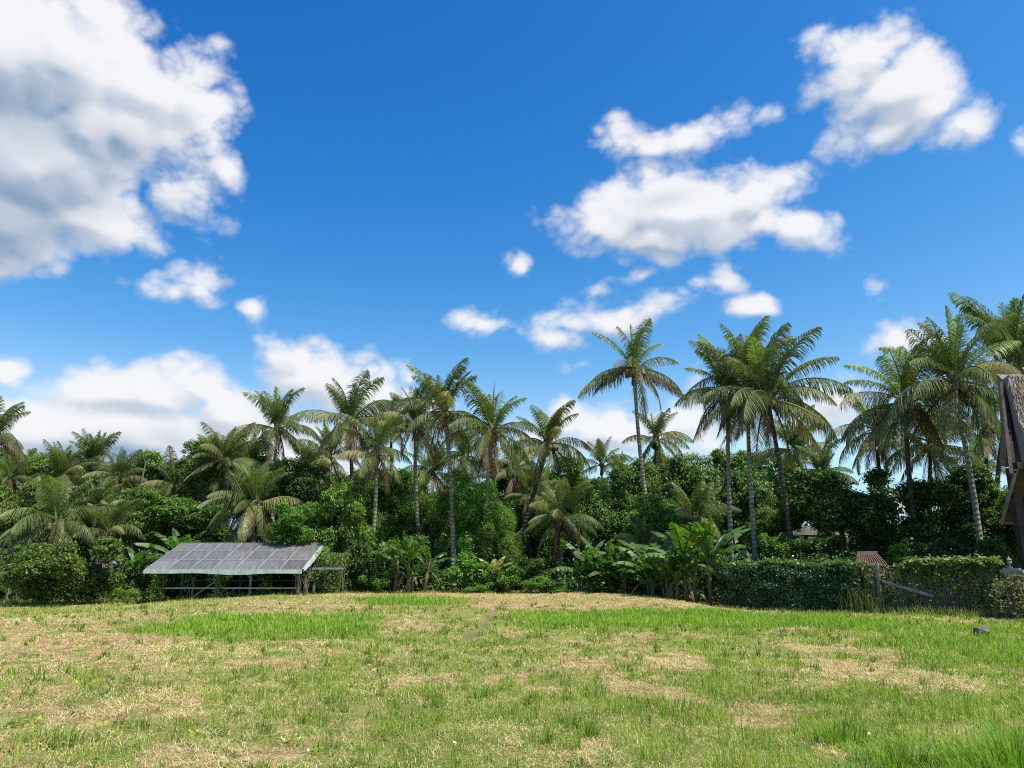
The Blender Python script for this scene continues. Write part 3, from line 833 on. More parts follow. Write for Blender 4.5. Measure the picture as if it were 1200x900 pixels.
PALMS = [
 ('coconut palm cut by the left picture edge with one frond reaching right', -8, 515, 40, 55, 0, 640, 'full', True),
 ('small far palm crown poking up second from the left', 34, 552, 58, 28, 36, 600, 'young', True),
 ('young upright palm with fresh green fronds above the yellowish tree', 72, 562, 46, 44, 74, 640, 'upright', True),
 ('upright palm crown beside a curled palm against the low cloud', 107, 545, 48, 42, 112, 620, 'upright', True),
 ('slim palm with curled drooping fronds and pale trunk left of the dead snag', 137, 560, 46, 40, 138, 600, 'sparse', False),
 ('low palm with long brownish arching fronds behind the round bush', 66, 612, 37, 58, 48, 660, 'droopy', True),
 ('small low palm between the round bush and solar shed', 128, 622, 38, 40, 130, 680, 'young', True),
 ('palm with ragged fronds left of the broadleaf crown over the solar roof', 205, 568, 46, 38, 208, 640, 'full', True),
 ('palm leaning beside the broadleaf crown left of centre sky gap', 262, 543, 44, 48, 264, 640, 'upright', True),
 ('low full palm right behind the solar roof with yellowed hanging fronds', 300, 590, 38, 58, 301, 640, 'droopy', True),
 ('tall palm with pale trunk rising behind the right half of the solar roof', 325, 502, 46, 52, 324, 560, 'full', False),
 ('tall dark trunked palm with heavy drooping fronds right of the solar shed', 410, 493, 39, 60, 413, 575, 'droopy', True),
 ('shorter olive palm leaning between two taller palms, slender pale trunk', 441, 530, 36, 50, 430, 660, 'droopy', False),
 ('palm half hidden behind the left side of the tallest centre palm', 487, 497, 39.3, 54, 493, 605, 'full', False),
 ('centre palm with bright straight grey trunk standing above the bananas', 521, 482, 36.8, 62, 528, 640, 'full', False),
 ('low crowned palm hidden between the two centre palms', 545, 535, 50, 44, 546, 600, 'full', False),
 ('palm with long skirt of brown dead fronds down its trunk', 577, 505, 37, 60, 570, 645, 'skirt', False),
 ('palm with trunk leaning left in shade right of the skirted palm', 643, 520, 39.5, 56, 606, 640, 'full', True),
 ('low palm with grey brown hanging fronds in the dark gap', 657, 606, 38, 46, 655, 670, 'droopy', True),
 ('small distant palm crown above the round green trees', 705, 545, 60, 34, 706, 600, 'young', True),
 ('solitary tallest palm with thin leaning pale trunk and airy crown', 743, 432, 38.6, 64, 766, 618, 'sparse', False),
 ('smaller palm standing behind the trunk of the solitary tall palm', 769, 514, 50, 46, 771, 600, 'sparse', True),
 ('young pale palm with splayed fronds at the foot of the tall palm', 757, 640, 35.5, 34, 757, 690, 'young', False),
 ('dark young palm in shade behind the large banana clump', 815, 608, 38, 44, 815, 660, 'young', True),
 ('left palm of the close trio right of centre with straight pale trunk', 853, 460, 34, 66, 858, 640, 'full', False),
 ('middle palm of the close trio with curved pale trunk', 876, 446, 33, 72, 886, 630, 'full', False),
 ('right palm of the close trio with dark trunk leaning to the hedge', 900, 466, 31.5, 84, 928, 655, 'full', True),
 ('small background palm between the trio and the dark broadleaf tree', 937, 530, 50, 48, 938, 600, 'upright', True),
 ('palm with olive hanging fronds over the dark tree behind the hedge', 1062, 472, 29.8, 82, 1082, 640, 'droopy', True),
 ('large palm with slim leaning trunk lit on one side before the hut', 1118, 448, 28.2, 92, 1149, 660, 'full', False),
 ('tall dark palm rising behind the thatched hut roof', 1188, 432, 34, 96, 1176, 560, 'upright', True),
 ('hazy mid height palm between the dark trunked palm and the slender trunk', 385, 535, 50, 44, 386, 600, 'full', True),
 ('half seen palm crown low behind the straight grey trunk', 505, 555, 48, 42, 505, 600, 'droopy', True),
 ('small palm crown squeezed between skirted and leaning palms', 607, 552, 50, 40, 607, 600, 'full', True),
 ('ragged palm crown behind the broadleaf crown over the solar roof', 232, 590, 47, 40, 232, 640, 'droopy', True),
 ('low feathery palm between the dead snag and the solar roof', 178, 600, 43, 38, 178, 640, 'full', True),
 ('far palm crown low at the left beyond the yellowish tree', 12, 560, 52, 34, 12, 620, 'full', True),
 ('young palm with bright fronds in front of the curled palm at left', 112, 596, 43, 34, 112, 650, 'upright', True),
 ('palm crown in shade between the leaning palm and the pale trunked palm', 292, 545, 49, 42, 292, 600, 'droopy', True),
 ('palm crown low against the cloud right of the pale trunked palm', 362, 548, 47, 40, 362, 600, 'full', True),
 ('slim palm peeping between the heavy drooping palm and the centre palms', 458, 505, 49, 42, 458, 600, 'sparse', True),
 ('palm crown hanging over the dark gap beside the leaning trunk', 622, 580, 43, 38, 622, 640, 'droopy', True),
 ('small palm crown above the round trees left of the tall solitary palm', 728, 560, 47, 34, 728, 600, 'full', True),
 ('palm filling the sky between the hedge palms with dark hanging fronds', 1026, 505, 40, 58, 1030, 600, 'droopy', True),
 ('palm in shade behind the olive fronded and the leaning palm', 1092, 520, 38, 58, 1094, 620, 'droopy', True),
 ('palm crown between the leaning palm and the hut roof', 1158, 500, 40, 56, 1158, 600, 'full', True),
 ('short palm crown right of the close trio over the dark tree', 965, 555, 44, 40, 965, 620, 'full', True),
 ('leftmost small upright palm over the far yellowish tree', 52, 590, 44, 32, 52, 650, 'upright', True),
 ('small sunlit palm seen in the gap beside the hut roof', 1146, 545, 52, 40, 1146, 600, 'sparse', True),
]
HERO = {26: (('low', 20, 1.25), ('mid', 5, 1.2), ('low', 170, 1.0)), 28: (('droop', 190, 1.1), ('low', 170, 1.05)), 5: (('low', 180, 1.15), ('low', 215, 1.1), ('low', 350, 1.05)), 9: (('droop', 185, 1.1), ('low', 175, 1.1), ('low', 355, 1.0)),
        18: (('low', 170, 1.05), ('low', 10, 1.05)), 20: (('low', 5, 1.0), ('low', 175, 1.0), ('droop', 330, 1.0)), 29: (('low', 190, 1.1), ('mid', 20, 1.1))}
for i, (lb, cx, cy_, Y, rp, tx, ty, st, dk) in enumerate(PALMS):
    palm(lb, cx, cy_, Y, rp, tx, ty, st, dk, seed=i, nf={'sparse': 19, 'young': 19}.get(st, 29), trunk_r=.135 if Y > 34 else .125, hero=HERO.get(i, ()))

# ------------------------------------------------------------------ broadleaf trees and shrubs
def crown(seed, Rx, Rz, nl, nclump, per, lsize, clr, mat, asp=.5, flat=.35):
    r = np.random.default_rng(seed)
    # lobes
    cs = []; rs = []
    for i in range(nl):
        d = r.normal(0, 1, 3); d /= np.linalg.norm(d); q = r.random() ** .45 * .92
        cs.append([d[0] * Rx * q, d[1] * Rx * q, d[2] * Rz * q]); rs.append(r.uniform(.16, .40) * (Rx + Rz) / 2 * (1.15 - .35 * q))
    cs = np.array(cs); rs = np.array(rs)
    k = r.integers(0, nl, nclump)
    d = r.normal(0, 1, (nclump, 3)); d[:, 2] += .25; d /= np.linalg.norm(d, axis=1, keepdims=True)
    rad = rs[k] * (.62 + .42 * r.random(nclump))
    cp = cs[k] + d * rad[:, None]
    # drop clumps that lie deep in another lobe
    dist = np.linalg.norm(cp[:, None] - cs[None], axis=2) / rs[None]
    keep = (dist.min(1) > .58)
    cp, d = cp[keep], d[keep]
    # break-up holes
    hole = np.sin(cp[:, 0] * 3.1 / clr + seed) * np.sin(cp[:, 1] * 2.7 / clr) * np.sin(cp[:, 2] * 3.3 / clr + 1)
    cp, d = cp[hole < .38], d[hole < .38]
    m = len(cp)
    off = r.normal(0, 1, (m, per, 3)) * np.array([1, 1, .6]) * clr
    P = (cp[:, None] + off).reshape(-1, 3)
    nn = (d[:, None] * .7 + np.array([0, 0, flat + .3]) + r.normal(0, .55, (m, per, 3))).reshape(-1, 3)
    size = lsize * r.uniform(.65, 1.35, len(P))
    V, F = leaf_quads(P, nn, size, r, asp)
    ct = np.clip(r.normal(.42, .2, m), 0, 1)
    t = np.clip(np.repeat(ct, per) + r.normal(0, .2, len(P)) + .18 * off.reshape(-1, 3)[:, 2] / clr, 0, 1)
    me = npmesh('crown', V, F, mat, tint=np.repeat(t, 4))
    return me, cs

def tree_wood(seed, H, cs, tr, mat=None, multi=1):
    r = random.Random(seed); m = MB()
    zc = H
    for q in range(multi):
        bx, by = (r.uniform(-.25, .25), r.uniform(-.25, .25)) if multi > 1 else (0, 0)
        mid = Vector((r.uniform(-.2, .2), r.uniform(-.2, .2), zc * .6))
        m.tube([(bx, by, -.2), (bx * 1.2, by, zc * .3), mid, Vector((0, 0, zc * .85))], [tr * 1.3, tr, tr * .8, tr * .55], 8)
        for i, c in enumerate(cs[:9]):
            e = Vector((c[0] * .9, c[1] * .9, zc + c[2] * .8))
            s0 = mid.lerp(Vector((0, 0, zc * .85)), r.random())
            m.tube([s0, s0.lerp(e, .5) + Vector((r.uniform(-.2, .2), r.uniform(-.2, .2), .1)), e], [tr * .5, tr * .3, tr * .1], 6)
    return m.mesh('trunk', mat or M_BARK, True)

LIB = {}
def lib(kind):
    if kind in LIB: return LIB[kind]
    out = []
    for s in range(4 if kind in ('big', 'shrub') else 3):
        if kind == 'big':   me, cs = crown(10 + s, 3.4, 2.9, 34, 2900, 18, .20, .19, M_LEAF_DK, .55)
        if kind == 'fine':  me, cs = crown(30 + s, 2.6, 3.0, 30, 2700, 15, .13, .15, M_LEAF_LT, .42)
        if kind == 'shrub': me, cs = crown(50 + s, 1.6, 1.15, 22, 1150, 13, .16, .115, M_LEAF_MD, .55)
        if kind == 'bush':  me, cs = crown(70 + s, 2.3, 1.55, 30, 2200, 14, .15, .13, M_LEAF_YL, .5)
        if kind == 'weed':  me, cs = crown(90 + s, 1.0, .55, 12, 520, 12, .10, .10, M_LEAF_LT, .35)
        out.append((me, cs))
    LIB[kind] = out; return out

def tree(name, label, cat, px, py, Y, rx_px, rz_px, kind, mat, seed=0, tr=.16, group=None, trunkmat=None, depth=None):
    """px,py = centre of crown, rx/rz half sizes in pixels"""
    r = random.Random(seed + int(px))
    Cn = at(px, py, Y)
    me, cs = lib(kind)[r.randrange(len(lib(kind)))]
    ref = dict(big=(3.7, 3.3), fine=(2.9, 3.2), shrub=(1.75, 1.3), bush=(2.5, 1.8), weed=(1.15, .7))[kind]
    sx = rx_px * Y / FPX / ref[0]; sz = rz_px * Y / FPX / ref[1]
    gz = ground_z(Cn.x, Y) if Y < 40 else 0
    root = empty(name, (Cn.x, Y, gz)); tag(root, label, cat, group)
    H = max(Cn.z - gz, .25)
    sy = depth or sx
    link('crown', me, root, (0, 0, H), (0, 0, r.choice((0, 90, 180, 270)) * math.pi / 180 if abs(sy - sx) < .01 else r.choice((0, math.pi))), (sx, sy, sz), mat)
    cs2 = [(c[0] * sx, c[1] * sy, c[2] * sz) for c in cs]
    link('trunk', tree_wood(seed + 5, H, cs2, tr, trunkmat, 1), root)
    return root

DK, MD, LT, YL = M_LEAF_DK, M_LEAF_MD, M_LEAF_LT, M_LEAF_YL
G_TREE = 'broadleaf trees among the palms'
G_SHRUB = 'shrubs along the field edge'
T = [
 ('broadleaf_tree', 'yellowish broadleaf tree at the far left under the first palm', 18, 600, 41, 50, 48, 'big', YL),
 ('broadleaf_tree', 'mid green tree between the young palm and the dead snag', 95, 615, 45, 42, 36, 'big', MD),
 ('broadleaf_tree', 'round fresh green crown above the left end of the solar roof', 236, 548, 45, 32, 36, 'big', MD),
 ('broadleaf_tree', 'mid green tree behind the left half of the solar shed', 215, 615, 41, 60, 36, 'big', MD),
 ('broadleaf_tree', 'dark dense tree behind the right half of the solar roof', 352, 578, 40, 46, 40, 'big', DK),
 ('broadleaf_tree', 'bright green tree overhanging the right end of the solar roof', 350, 614, 35.4, 42, 34, 'big', LT),
 ('broadleaf_tree', 'tall leafy tree right beside the vine covered shed end', 402, 625, 35.5, 42, 58, 'big', MD),
 ('broadleaf_tree', 'mid green tree under the leaning olive palm', 462, 600, 42, 46, 54, 'big', MD),
 ('feathery_tree', 'feathery light green tree between the two centre palms', 553, 605, 38, 46, 62, 'fine', LT),
 ('feathery_tree', 'feathery green tree left of the straight grey palm trunk', 497, 615, 40, 36, 50, 'fine', MD),
 ('broadleaf_tree', 'rounded tree with small leaves right of the dark gap', 700, 600, 40, 46, 52, 'big', MD),
 ('broadleaf_tree', 'tree crown directly behind the trunk of the solitary palm', 742, 578, 42, 40, 46, 'big', YL),
 ('broadleaf_tree', 'large dark crown right of the solitary palm trunk', 805, 578, 41, 52, 60, 'big', DK),
 ('broadleaf_tree', 'dark green crown behind the trunks of the palm trio', 868, 590, 43, 52, 52, 'big', DK),
 ('broadleaf_tree', 'low mid green tree right of the palm trio trunks', 905, 630, 34, 34, 34, 'big', MD),
 ('broadleaf_tree', 'big very dark tree behind the clipped hedge', 985, 590, 32, 70, 58, 'big', DK),
 ('broadleaf_tree', 'dark tree under the olive fronded palm right of the sky gap', 1030, 640, 31, 36, 30, 'big', DK),
 ('broadleaf_tree', 'broad green tree behind the overgrown fence near the hut', 1122, 600, 30, 66, 60, 'big', DK),
 ('broadleaf_tree', 'mid green tree behind the hut post', 1185, 610, 29, 40, 50, 'big', MD),
 ('feathery_tree', 'light feathery tree low beside the skirted palm trunk', 590, 630, 37, 32, 44, 'fine', MD),
 ('broadleaf_tree', 'mid green tree filling the space left of the pale banana stems', 436, 640, 37, 34, 44, 'big', MD),
 ('broadleaf_tree', 'bright green crown low between the solitary palm and the dark tree', 770, 620, 37, 44, 40, 'big', MD),
 ('broadleaf_tree', 'mid green tree over the low palms left of the shed roof', 165, 610, 40, 40, 40, 'big', MD),
 ('broadleaf_tree', 'shaded tree low in the dark gap behind the grey fronds', 620, 630, 44, 46, 50, 'big', MD),
]
for i, (nm, lb, px, py, Y, rx, rz, kd, mt) in enumerate(T):
    tree(nm, lb, 'tree', px, py, Y, rx, rz, kd, mt, seed=i * 3 + 1, group=G_TREE)
# second row, only glimpsed between the others
for i in range(17):
    px = -90 + i * 63 + random.uniform(-12, 12)
    Y = random.uniform(50, 58)
    tree('background_tree', 'broadleaf tree glimpsed far back between the palm trunks', 'tree', px, 586 + random.uniform(-20, 16), Y, 52, 50, 'big', random.choice((DK, MD, MD)), seed=200 + i, group='trees glimpsed far back')

S = [
 ('round yellow green bush standing forward at the left of the shed', 85, 668, 32.0, 66, 42, 'bush', YL),
 ('dark shrub at the left picture edge', -2, 672, 33.5, 34, 36, 'bush', DK),
 ('low bright weeds between the round bush and the shed', 150, 695, 31.5, 20, 9, 'weed', LT),
 ('dark shrub right behind the left shed post', 172, 668, 34, 26, 24, 'shrub', DK),
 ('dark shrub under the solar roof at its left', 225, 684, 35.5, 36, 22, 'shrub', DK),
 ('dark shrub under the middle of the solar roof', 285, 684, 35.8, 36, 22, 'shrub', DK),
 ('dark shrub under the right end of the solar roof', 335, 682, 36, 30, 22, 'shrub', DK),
 ('leafy dark shrub right of the shed vines', 420, 668, 34.5, 30, 34, 'shrub', DK),
 ('low green shrub at the left of the banana stems', 440, 684, 34.0, 22, 16, 'shrub', MD),
 ('tall shrub behind the pale banana stems', 488, 660, 37, 44, 34, 'bush', DK),
 ('bright shrub just right of the pale banana stems', 548, 672, 34.5, 32, 26, 'shrub', LT),
 ('green shrub under the yellow banana leaves', 585, 682, 34.2, 30, 20, 'shrub', MD),
 ('round dark leafed shrub at the foot of the dark gap', 622, 670, 34.5, 20, 18, 'shrub', DK),
 ('low bright weeds right of the round dark shrub', 640, 687, 33.8, 34, 12, 'weed', LT),
 ('low bright weeds below the yellow banana', 560, 690, 33.7, 30, 10, 'weed', LT),
 ('mid green shrub among the middle banana clump', 705, 680, 34.6, 40, 20, 'shrub', MD),
 ('shrub between the middle and right banana clumps', 760, 678, 34.4, 28, 26, 'shrub', MD),
 ('leafy shrub under the large right banana plants', 800, 682, 32.5, 34, 24, 'shrub', MD),
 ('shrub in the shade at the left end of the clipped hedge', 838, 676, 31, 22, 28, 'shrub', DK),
 ('ivy like green shrub at the foot of the trio palms', 905, 645, 31, 20, 22, 'shrub', MD),
 ('small bright green shrub behind the fence near the tiled shrine', 1055, 655, 28, 20, 18, 'shrub', LT),
 ('dark shrub behind the fence left of the leaning palm foot', 1105, 655, 27, 34, 26, 'shrub', DK),
 ('dark shrub beside the gate pillar behind the fence', 1165, 655, 26, 26, 26, 'shrub', DK),
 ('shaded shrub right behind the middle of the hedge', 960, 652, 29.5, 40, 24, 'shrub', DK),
]
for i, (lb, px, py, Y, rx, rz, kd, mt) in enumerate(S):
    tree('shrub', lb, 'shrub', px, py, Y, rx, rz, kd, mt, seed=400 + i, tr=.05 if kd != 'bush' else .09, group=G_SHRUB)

# far wood closing the view behind everything
def far_wood():
    r = np.random.default_rng(5)
    n = 64000
    x = r.uniform(-75, 75, n); top = 6.6 + 1.6 * np.sin(x * .35) + 1.2 * np.sin(x * .9 + 1) - 1.6 * sst(x, 16, 24)
    z = r.random(n) ** .8 * top; y = 64 + r.normal(0, 1.2, n) + .05 * np.abs(x)
    P = np.stack([x, y, z], -1)
    N = np.stack([r.normal(0, .5, n), -.7 + r.normal(0, .4, n), .6 + r.normal(0, .4, n)], -1)
    V, F = leaf_quads(P, N, r.uniform(.4, .8, n), r, .6)
    o = link('far_wood', npmesh('far_wood', V, F, M_LEAF_DK, tint=np.repeat(np.clip(r.normal(.4, .25, n), 0, 1), 4)))
    tag(o, 'dark mass of far woodland closing the view behind the palms', 'woodland', kind='stuff')
far_wood()
def underbrush():
    r = np.random.default_rng(6)
    n = 60000
    x = r.uniform(-40, 34, n); y = r.uniform(34.3, 48, n)
    y = np.where(x > 8, y - 4 - (x - 8) * .4, y)
    c = vn = vnoise(x * .8, y * .8, 3)
    z = r.random(n) * (.35 + 1.2 * c)
    P = np.stack([x, y, z], -1); N = np.stack([r.normal(0, .5, n), r.normal(-.2, .5, n), np.ones(n)], -1)
    V, F = leaf_quads(P, N, r.uniform(.12, .3, n), r, .5)
    o = link('undergrowth', npmesh('undergrowth', V, F, M_LEAF_DK, tint=np.repeat(np.clip(r.normal(.4, .25, n), 0, 1), 4)))
    tag(o, 'dark leafy undergrowth covering the ground beneath the trees', 'undergrowth', kind='stuff')
underbrush()

# ------------------------------------------------------------------ banana plants
def banana_leaf(seed, torn=.35):
    r = np.random.default_rng(seed); V = []; F = []; T = []
    n = 20; L = 1.0
    e0 = r.uniform(66, 80); bend = r.uniform(45, 85)
    pts = [np.zeros(3)]; tan = []
    for i in range(n):
        e = R(e0 - bend * (i / (n - 1)) ** 1.6); d = np.array([math.cos(e), 0, math.sin(e)]); tan.append(d); pts.append(pts[-1] + d * L / n)
    pts = np.array(pts[:n]); fold = r.uniform(.05, .5)
    for s in (-1, 1):
        drop = 0
        for i in range(4, n - 1):
            def wid(j): t = (j - 4) / (n - 5); return .128 * math.sin(math.pi * min(1, t * .93 + .05)) ** .55
            if r.random() < torn: drop = r.uniform(-.1, .8)
            nm = np.cross(tan[i], [0, 1.0, 0]); nm = nm if nm[2] > 0 else -nm
            dirv = np.array([0, s, 0]) * math.cos(fold + drop) + (-nm) * math.sin(fold * .3 + drop) + tan[i] * .25
            g = r.uniform(.55, .85) if r.random() < torn else 1.0
            a, b = pts[i], pts[i + 1]; bb = a + (b - a) * g
            k = len(V)
            V += [a, b, bb + dirv * wid(i + 1), a + dirv * wid(i)]; F.append((k, k + 1, k + 2, k + 3))
            T += [.5 + r.normal(0, .15)] * 4
    F = [np.array(F)]
    k = len(V); F4 = []
    for i in range(n):
        w = .014 * (1 - i / n) + .003
        V += [pts[i] + np.array([0, w, 0]), pts[i] - np.array([0, w, 0]), pts[i] + np.array([w, 0, -w])]; T += [1.0] * 3
    for i in range(n - 1):
        for q in range(3):
            a = k + i * 3; F4.append((a + q, a + (q + 1) % 3, a + 3 + (q + 1) % 3, a + 3 + q))
    return npmesh('banana_leaf', np.array(V), [F[0], np.array(F4)], M_BAN, tint=np.clip(T, 0, 1))
BL = [banana_leaf(600 + i, .42 + .05 * i) for i in range(8)]

def banana(label, px, pyb, Y, H_px, W_px, nleaf=8, mat=None, stem_h=.4, dead=2, seed=0, lean=0):
    r = random.Random(seed)
    B = at(px, pyb, Y); gz = ground_z(B.x, Y)
    root = empty('banana_plant', (B.x, Y, gz)); tag(root, label, 'banana plant', 'banana plants at the field edge')
    H = H_px * Y / FPX; sh = H * stem_h * .8; L = (H - sh) * 1.02
    top = Vector((lean * sh, 0, sh))
    m = MB(); m.tube([(0, 0, -.1), top * .5, top, top + Vector((0, 0, .25))], [.085, .075, .06, .04], 9)
    m.obj('stem', M_BSTEM, root, True)
    az = r.uniform(0, 6.28)
    for i in range(nleaf + 2):
        az += 2.399
        tilt = r.uniform(-.2, .6) if i > 1 else r.uniform(-.2, 0)
        mt = mat or M_BAN
        link('leaf', BL[r.randrange(8)], root, top + Vector((0, 0, r.uniform(-.1, .15))), (0, tilt, az), (L * r.uniform(.9, 1.3), L * r.uniform(.8, 1.05), L * r.uniform(.85, 1.1)), mt)
    for q in range(r.choice((1, 2, 2))):
        k = r.uniform(.4, .65); bx = Vector((r.uniform(-.75, .75), r.uniform(-.4, .4), 0)); tp = bx + Vector((r.uniform(-.15, .15), 0, sh * k))
        m = MB(); m.tube([bx - Vector((0, 0, .1)), tp, tp + Vector((0, 0, .2))], [.06, .05, .03], 8); m.obj('stem', M_BSTEM, root, True)
        for i in range(7):
            az += 2.399
            link('leaf', BL[r.randrange(8)], root, tp, (0, r.uniform(-.2, .55), az), (L * k * r.uniform(.9, 1.25), L * k, L * k * r.uniform(.9, 1.15)), mat or M_BAN)
    for i in range(dead):
        az += 2.0
        link('dead_leaf', BL[r.randrange(8)], root, top - Vector((0, 0, .1)), (0, r.uniform(1.5, 2.1), az), (L * .7, L * .4, L * .6), M_BAN_B)
    return root

BAN = [
 ('banana plant with pale stem, left one of the cluster right of the shed', 462, 693, 33.9, 66, 50, 8, None, .55, 3, .1),
 ('banana plant with pale brown stem in the middle of the cluster', 478, 693, 33.6, 72, 50, 8, None, .52, 3, 0),
 ('banana plant with leaning pale stem, right one of the cluster', 497, 693, 33.8, 62, 50, 7, None, .55, 4, .18),
 ('short dark banana shoot hidden left of the pale stems', 442, 693, 34.4, 56, 40, 6, None, .5, 1, -.1),
 ('banana plant with yellowed leaves below the skirted palm', 577, 692, 34.2, 46, 40, 6, M_BAN_Y, .5, 1, 0),
 ('banana plant with upright leaves at the left of the middle clump', 690, 694, 34.0, 66, 44, 9, None, .25, 1, -.1),
 ('banana plant in the centre of the middle clump', 712, 694, 33.7, 72, 44, 9, None, .22, 1, .05),
 ('low banana plant at the right of the middle clump', 733, 694, 34.2, 62, 44, 8, None, .25, 2, .1),
 ('banana plant with narrow upright leaves at the left of the right clump', 765, 698, 32.5, 78, 44, 8, None, .35, 1, -.1),
 ('large banana plant with a dark stem left of the hedge end', 832, 705, 29.4, 104, 60, 9, None, .5, 2, .05),
 ('large banana plant with arching torn leaves in the right clump', 806, 702, 30.0, 100, 60, 9, None, .45, 2, -.08),
 ('low banana shoots between the two clumps on the right', 786, 700, 31.0, 80, 50, 8, None, .3, 1, 0),
 ('banana plant with erect leaf behind the left end of the hedge', 885, 690, 30.5, 66, 40, 6, None, .4, 1, .1),
 ('broad leaved banana plant behind the left end of the solar roof', 205, 690, 36.0, 92, 60, 9, None, .6, 1, 0),
 ('banana plant with hanging leaves left of the solar roof corner', 160, 695, 34.0, 70, 50, 8, None, .5, 2, -.1),
 ('banana shoot with drooping leaf at the right of the shed vines', 455, 690, 34.9, 64, 40, 6, None, .6, 1, -.2),
 ('small banana shoot at the left picture edge', 8, 700, 33, 44, 40, 6, None, .3, 1, 0),
]
for i, (lb, px, pb, Y, H, W, nl, mt, sh, dd, ln) in enumerate(BAN):
    banana(lb, px, pb, Y, H, W, nl, mt, sh, dd, 900 + i, ln)

# ------------------------------------------------------------------ dead snag and thin trunks
def snag():
    B = at(168, 640, 45); T = at(169, 540, 45)
    root_z = 0
    m = MB(); m.tube([(0, 0, -.2), (-.15, 0, T.z * .4), (-.05, 0, T.z * .8), (.12, 0, T.z)], [.14, .11, .08, .025], 8)
    m.tube([(-.05, 0, T.z * .6), (-.3, .1, T.z * .7)], [.05, .02], 5)
    o = m.obj('dead_trunk', M_BARK, None, True, (T.x, 45, 0)); tag(o, 'bare grey dead trunk sticking up left of the solar shed palms', 'dead tree')
snag()

# ------------------------------------------------------------------ solar roofed shed
M_STEEL = surfmat('galvanised_steel', (.17, .18, .18), (.30, .32, .31), 5, .55, .1, metal=.0, spec=.5)
M_STEELG = surfmat('weathered_steel', (.09, .10, .08), (.2, .22, .17), 7, .7, .2)
M_EDGE = surfmat('pale_green_edge', (.24, .29, .26), (.46, .52, .47), 3, .55, .1)
def panel_mat():
    m, n, l = newmat('solar_cells')
    out = n.new('ShaderNodeOutputMaterial'); p = n.new('ShaderNodeBsdfPrincipled')
    p.inputs['Roughness'].default_value = .38; p.inputs['Specular IOR Level'].default_value = .5
    tc = n.new('ShaderNodeTexCoord')
    # streaks of dust running down the slope
    mp = n.new('ShaderNodeMapping'); mp.inputs['Scale'].default_value = (5.5, .45, 1); l.new(tc.outputs['Object'], mp.inputs[0])
    nz = n.new('ShaderNodeTexNoise'); nz.inputs['Scale'].default_value = 2.2; nz.inputs['Detail'].default_value = 5; nz.inputs['Roughness'].default_value = .6
    l.new(mp.outputs[0], nz.inputs['Vector'])
    cr = n.new('ShaderNodeValToRGB'); e = cr.color_ramp.elements
    e[0].position = .32; e[0].color = (.075, .073, .074, 1); e[1].position = .68; e[1].color = (.195, .185, .175, 1)
    l.new(nz.outputs['Fac'], cr.inputs[0])
    oi = n.new('ShaderNodeObjectInfo'); mr = n.new('ShaderNodeMapRange'); mr.inputs['To Min'].default_value = .78; mr.inputs['To Max'].default_value = 1.2
    l.new(oi.outputs['Random'], mr.inputs['Value'])
    # busbar grid
    br = n.new('ShaderNodeTexBrick'); br.offset = 0; br.inputs['Scale'].default_value = 1
    br.inputs['Brick Width'].default_value = .156; br.inputs['Row Height'].default_value = .156; br.inputs['Mortar Size'].default_value = .004
    br.inputs['Color1'].default_value = (1, 1, 1, 1); br.inputs['Color2'].default_value = (.93, .93, .95, 1); br.inputs['Mortar'].default_value = (1.5, 1.5, 1.5, 1)
    l.new(tc.outputs['Object'], br.inputs['Vector'])
    mx = n.new('ShaderNodeMix'); mx.data_type = 'RGBA'; mx.blend_type = 'MULTIPLY'; mx.inputs['Factor'].default_value = 1; mx.clamp_result = False
    l.new(cr.outputs[0], mx.inputs['A']); l.new(br.outputs['Color'], mx.inputs['B'])
    hv = n.new('ShaderNodeHueSaturation'); l.new(mr.outputs[0], hv.inputs['Value']); l.new(mx.outputs['Result'], hv.inputs['Color'])
    l.new(hv.outputs[0], p.inputs['Base Color']); l.new(p.outputs[0], out.inputs[0]); return m
M_CELL = panel_mat()

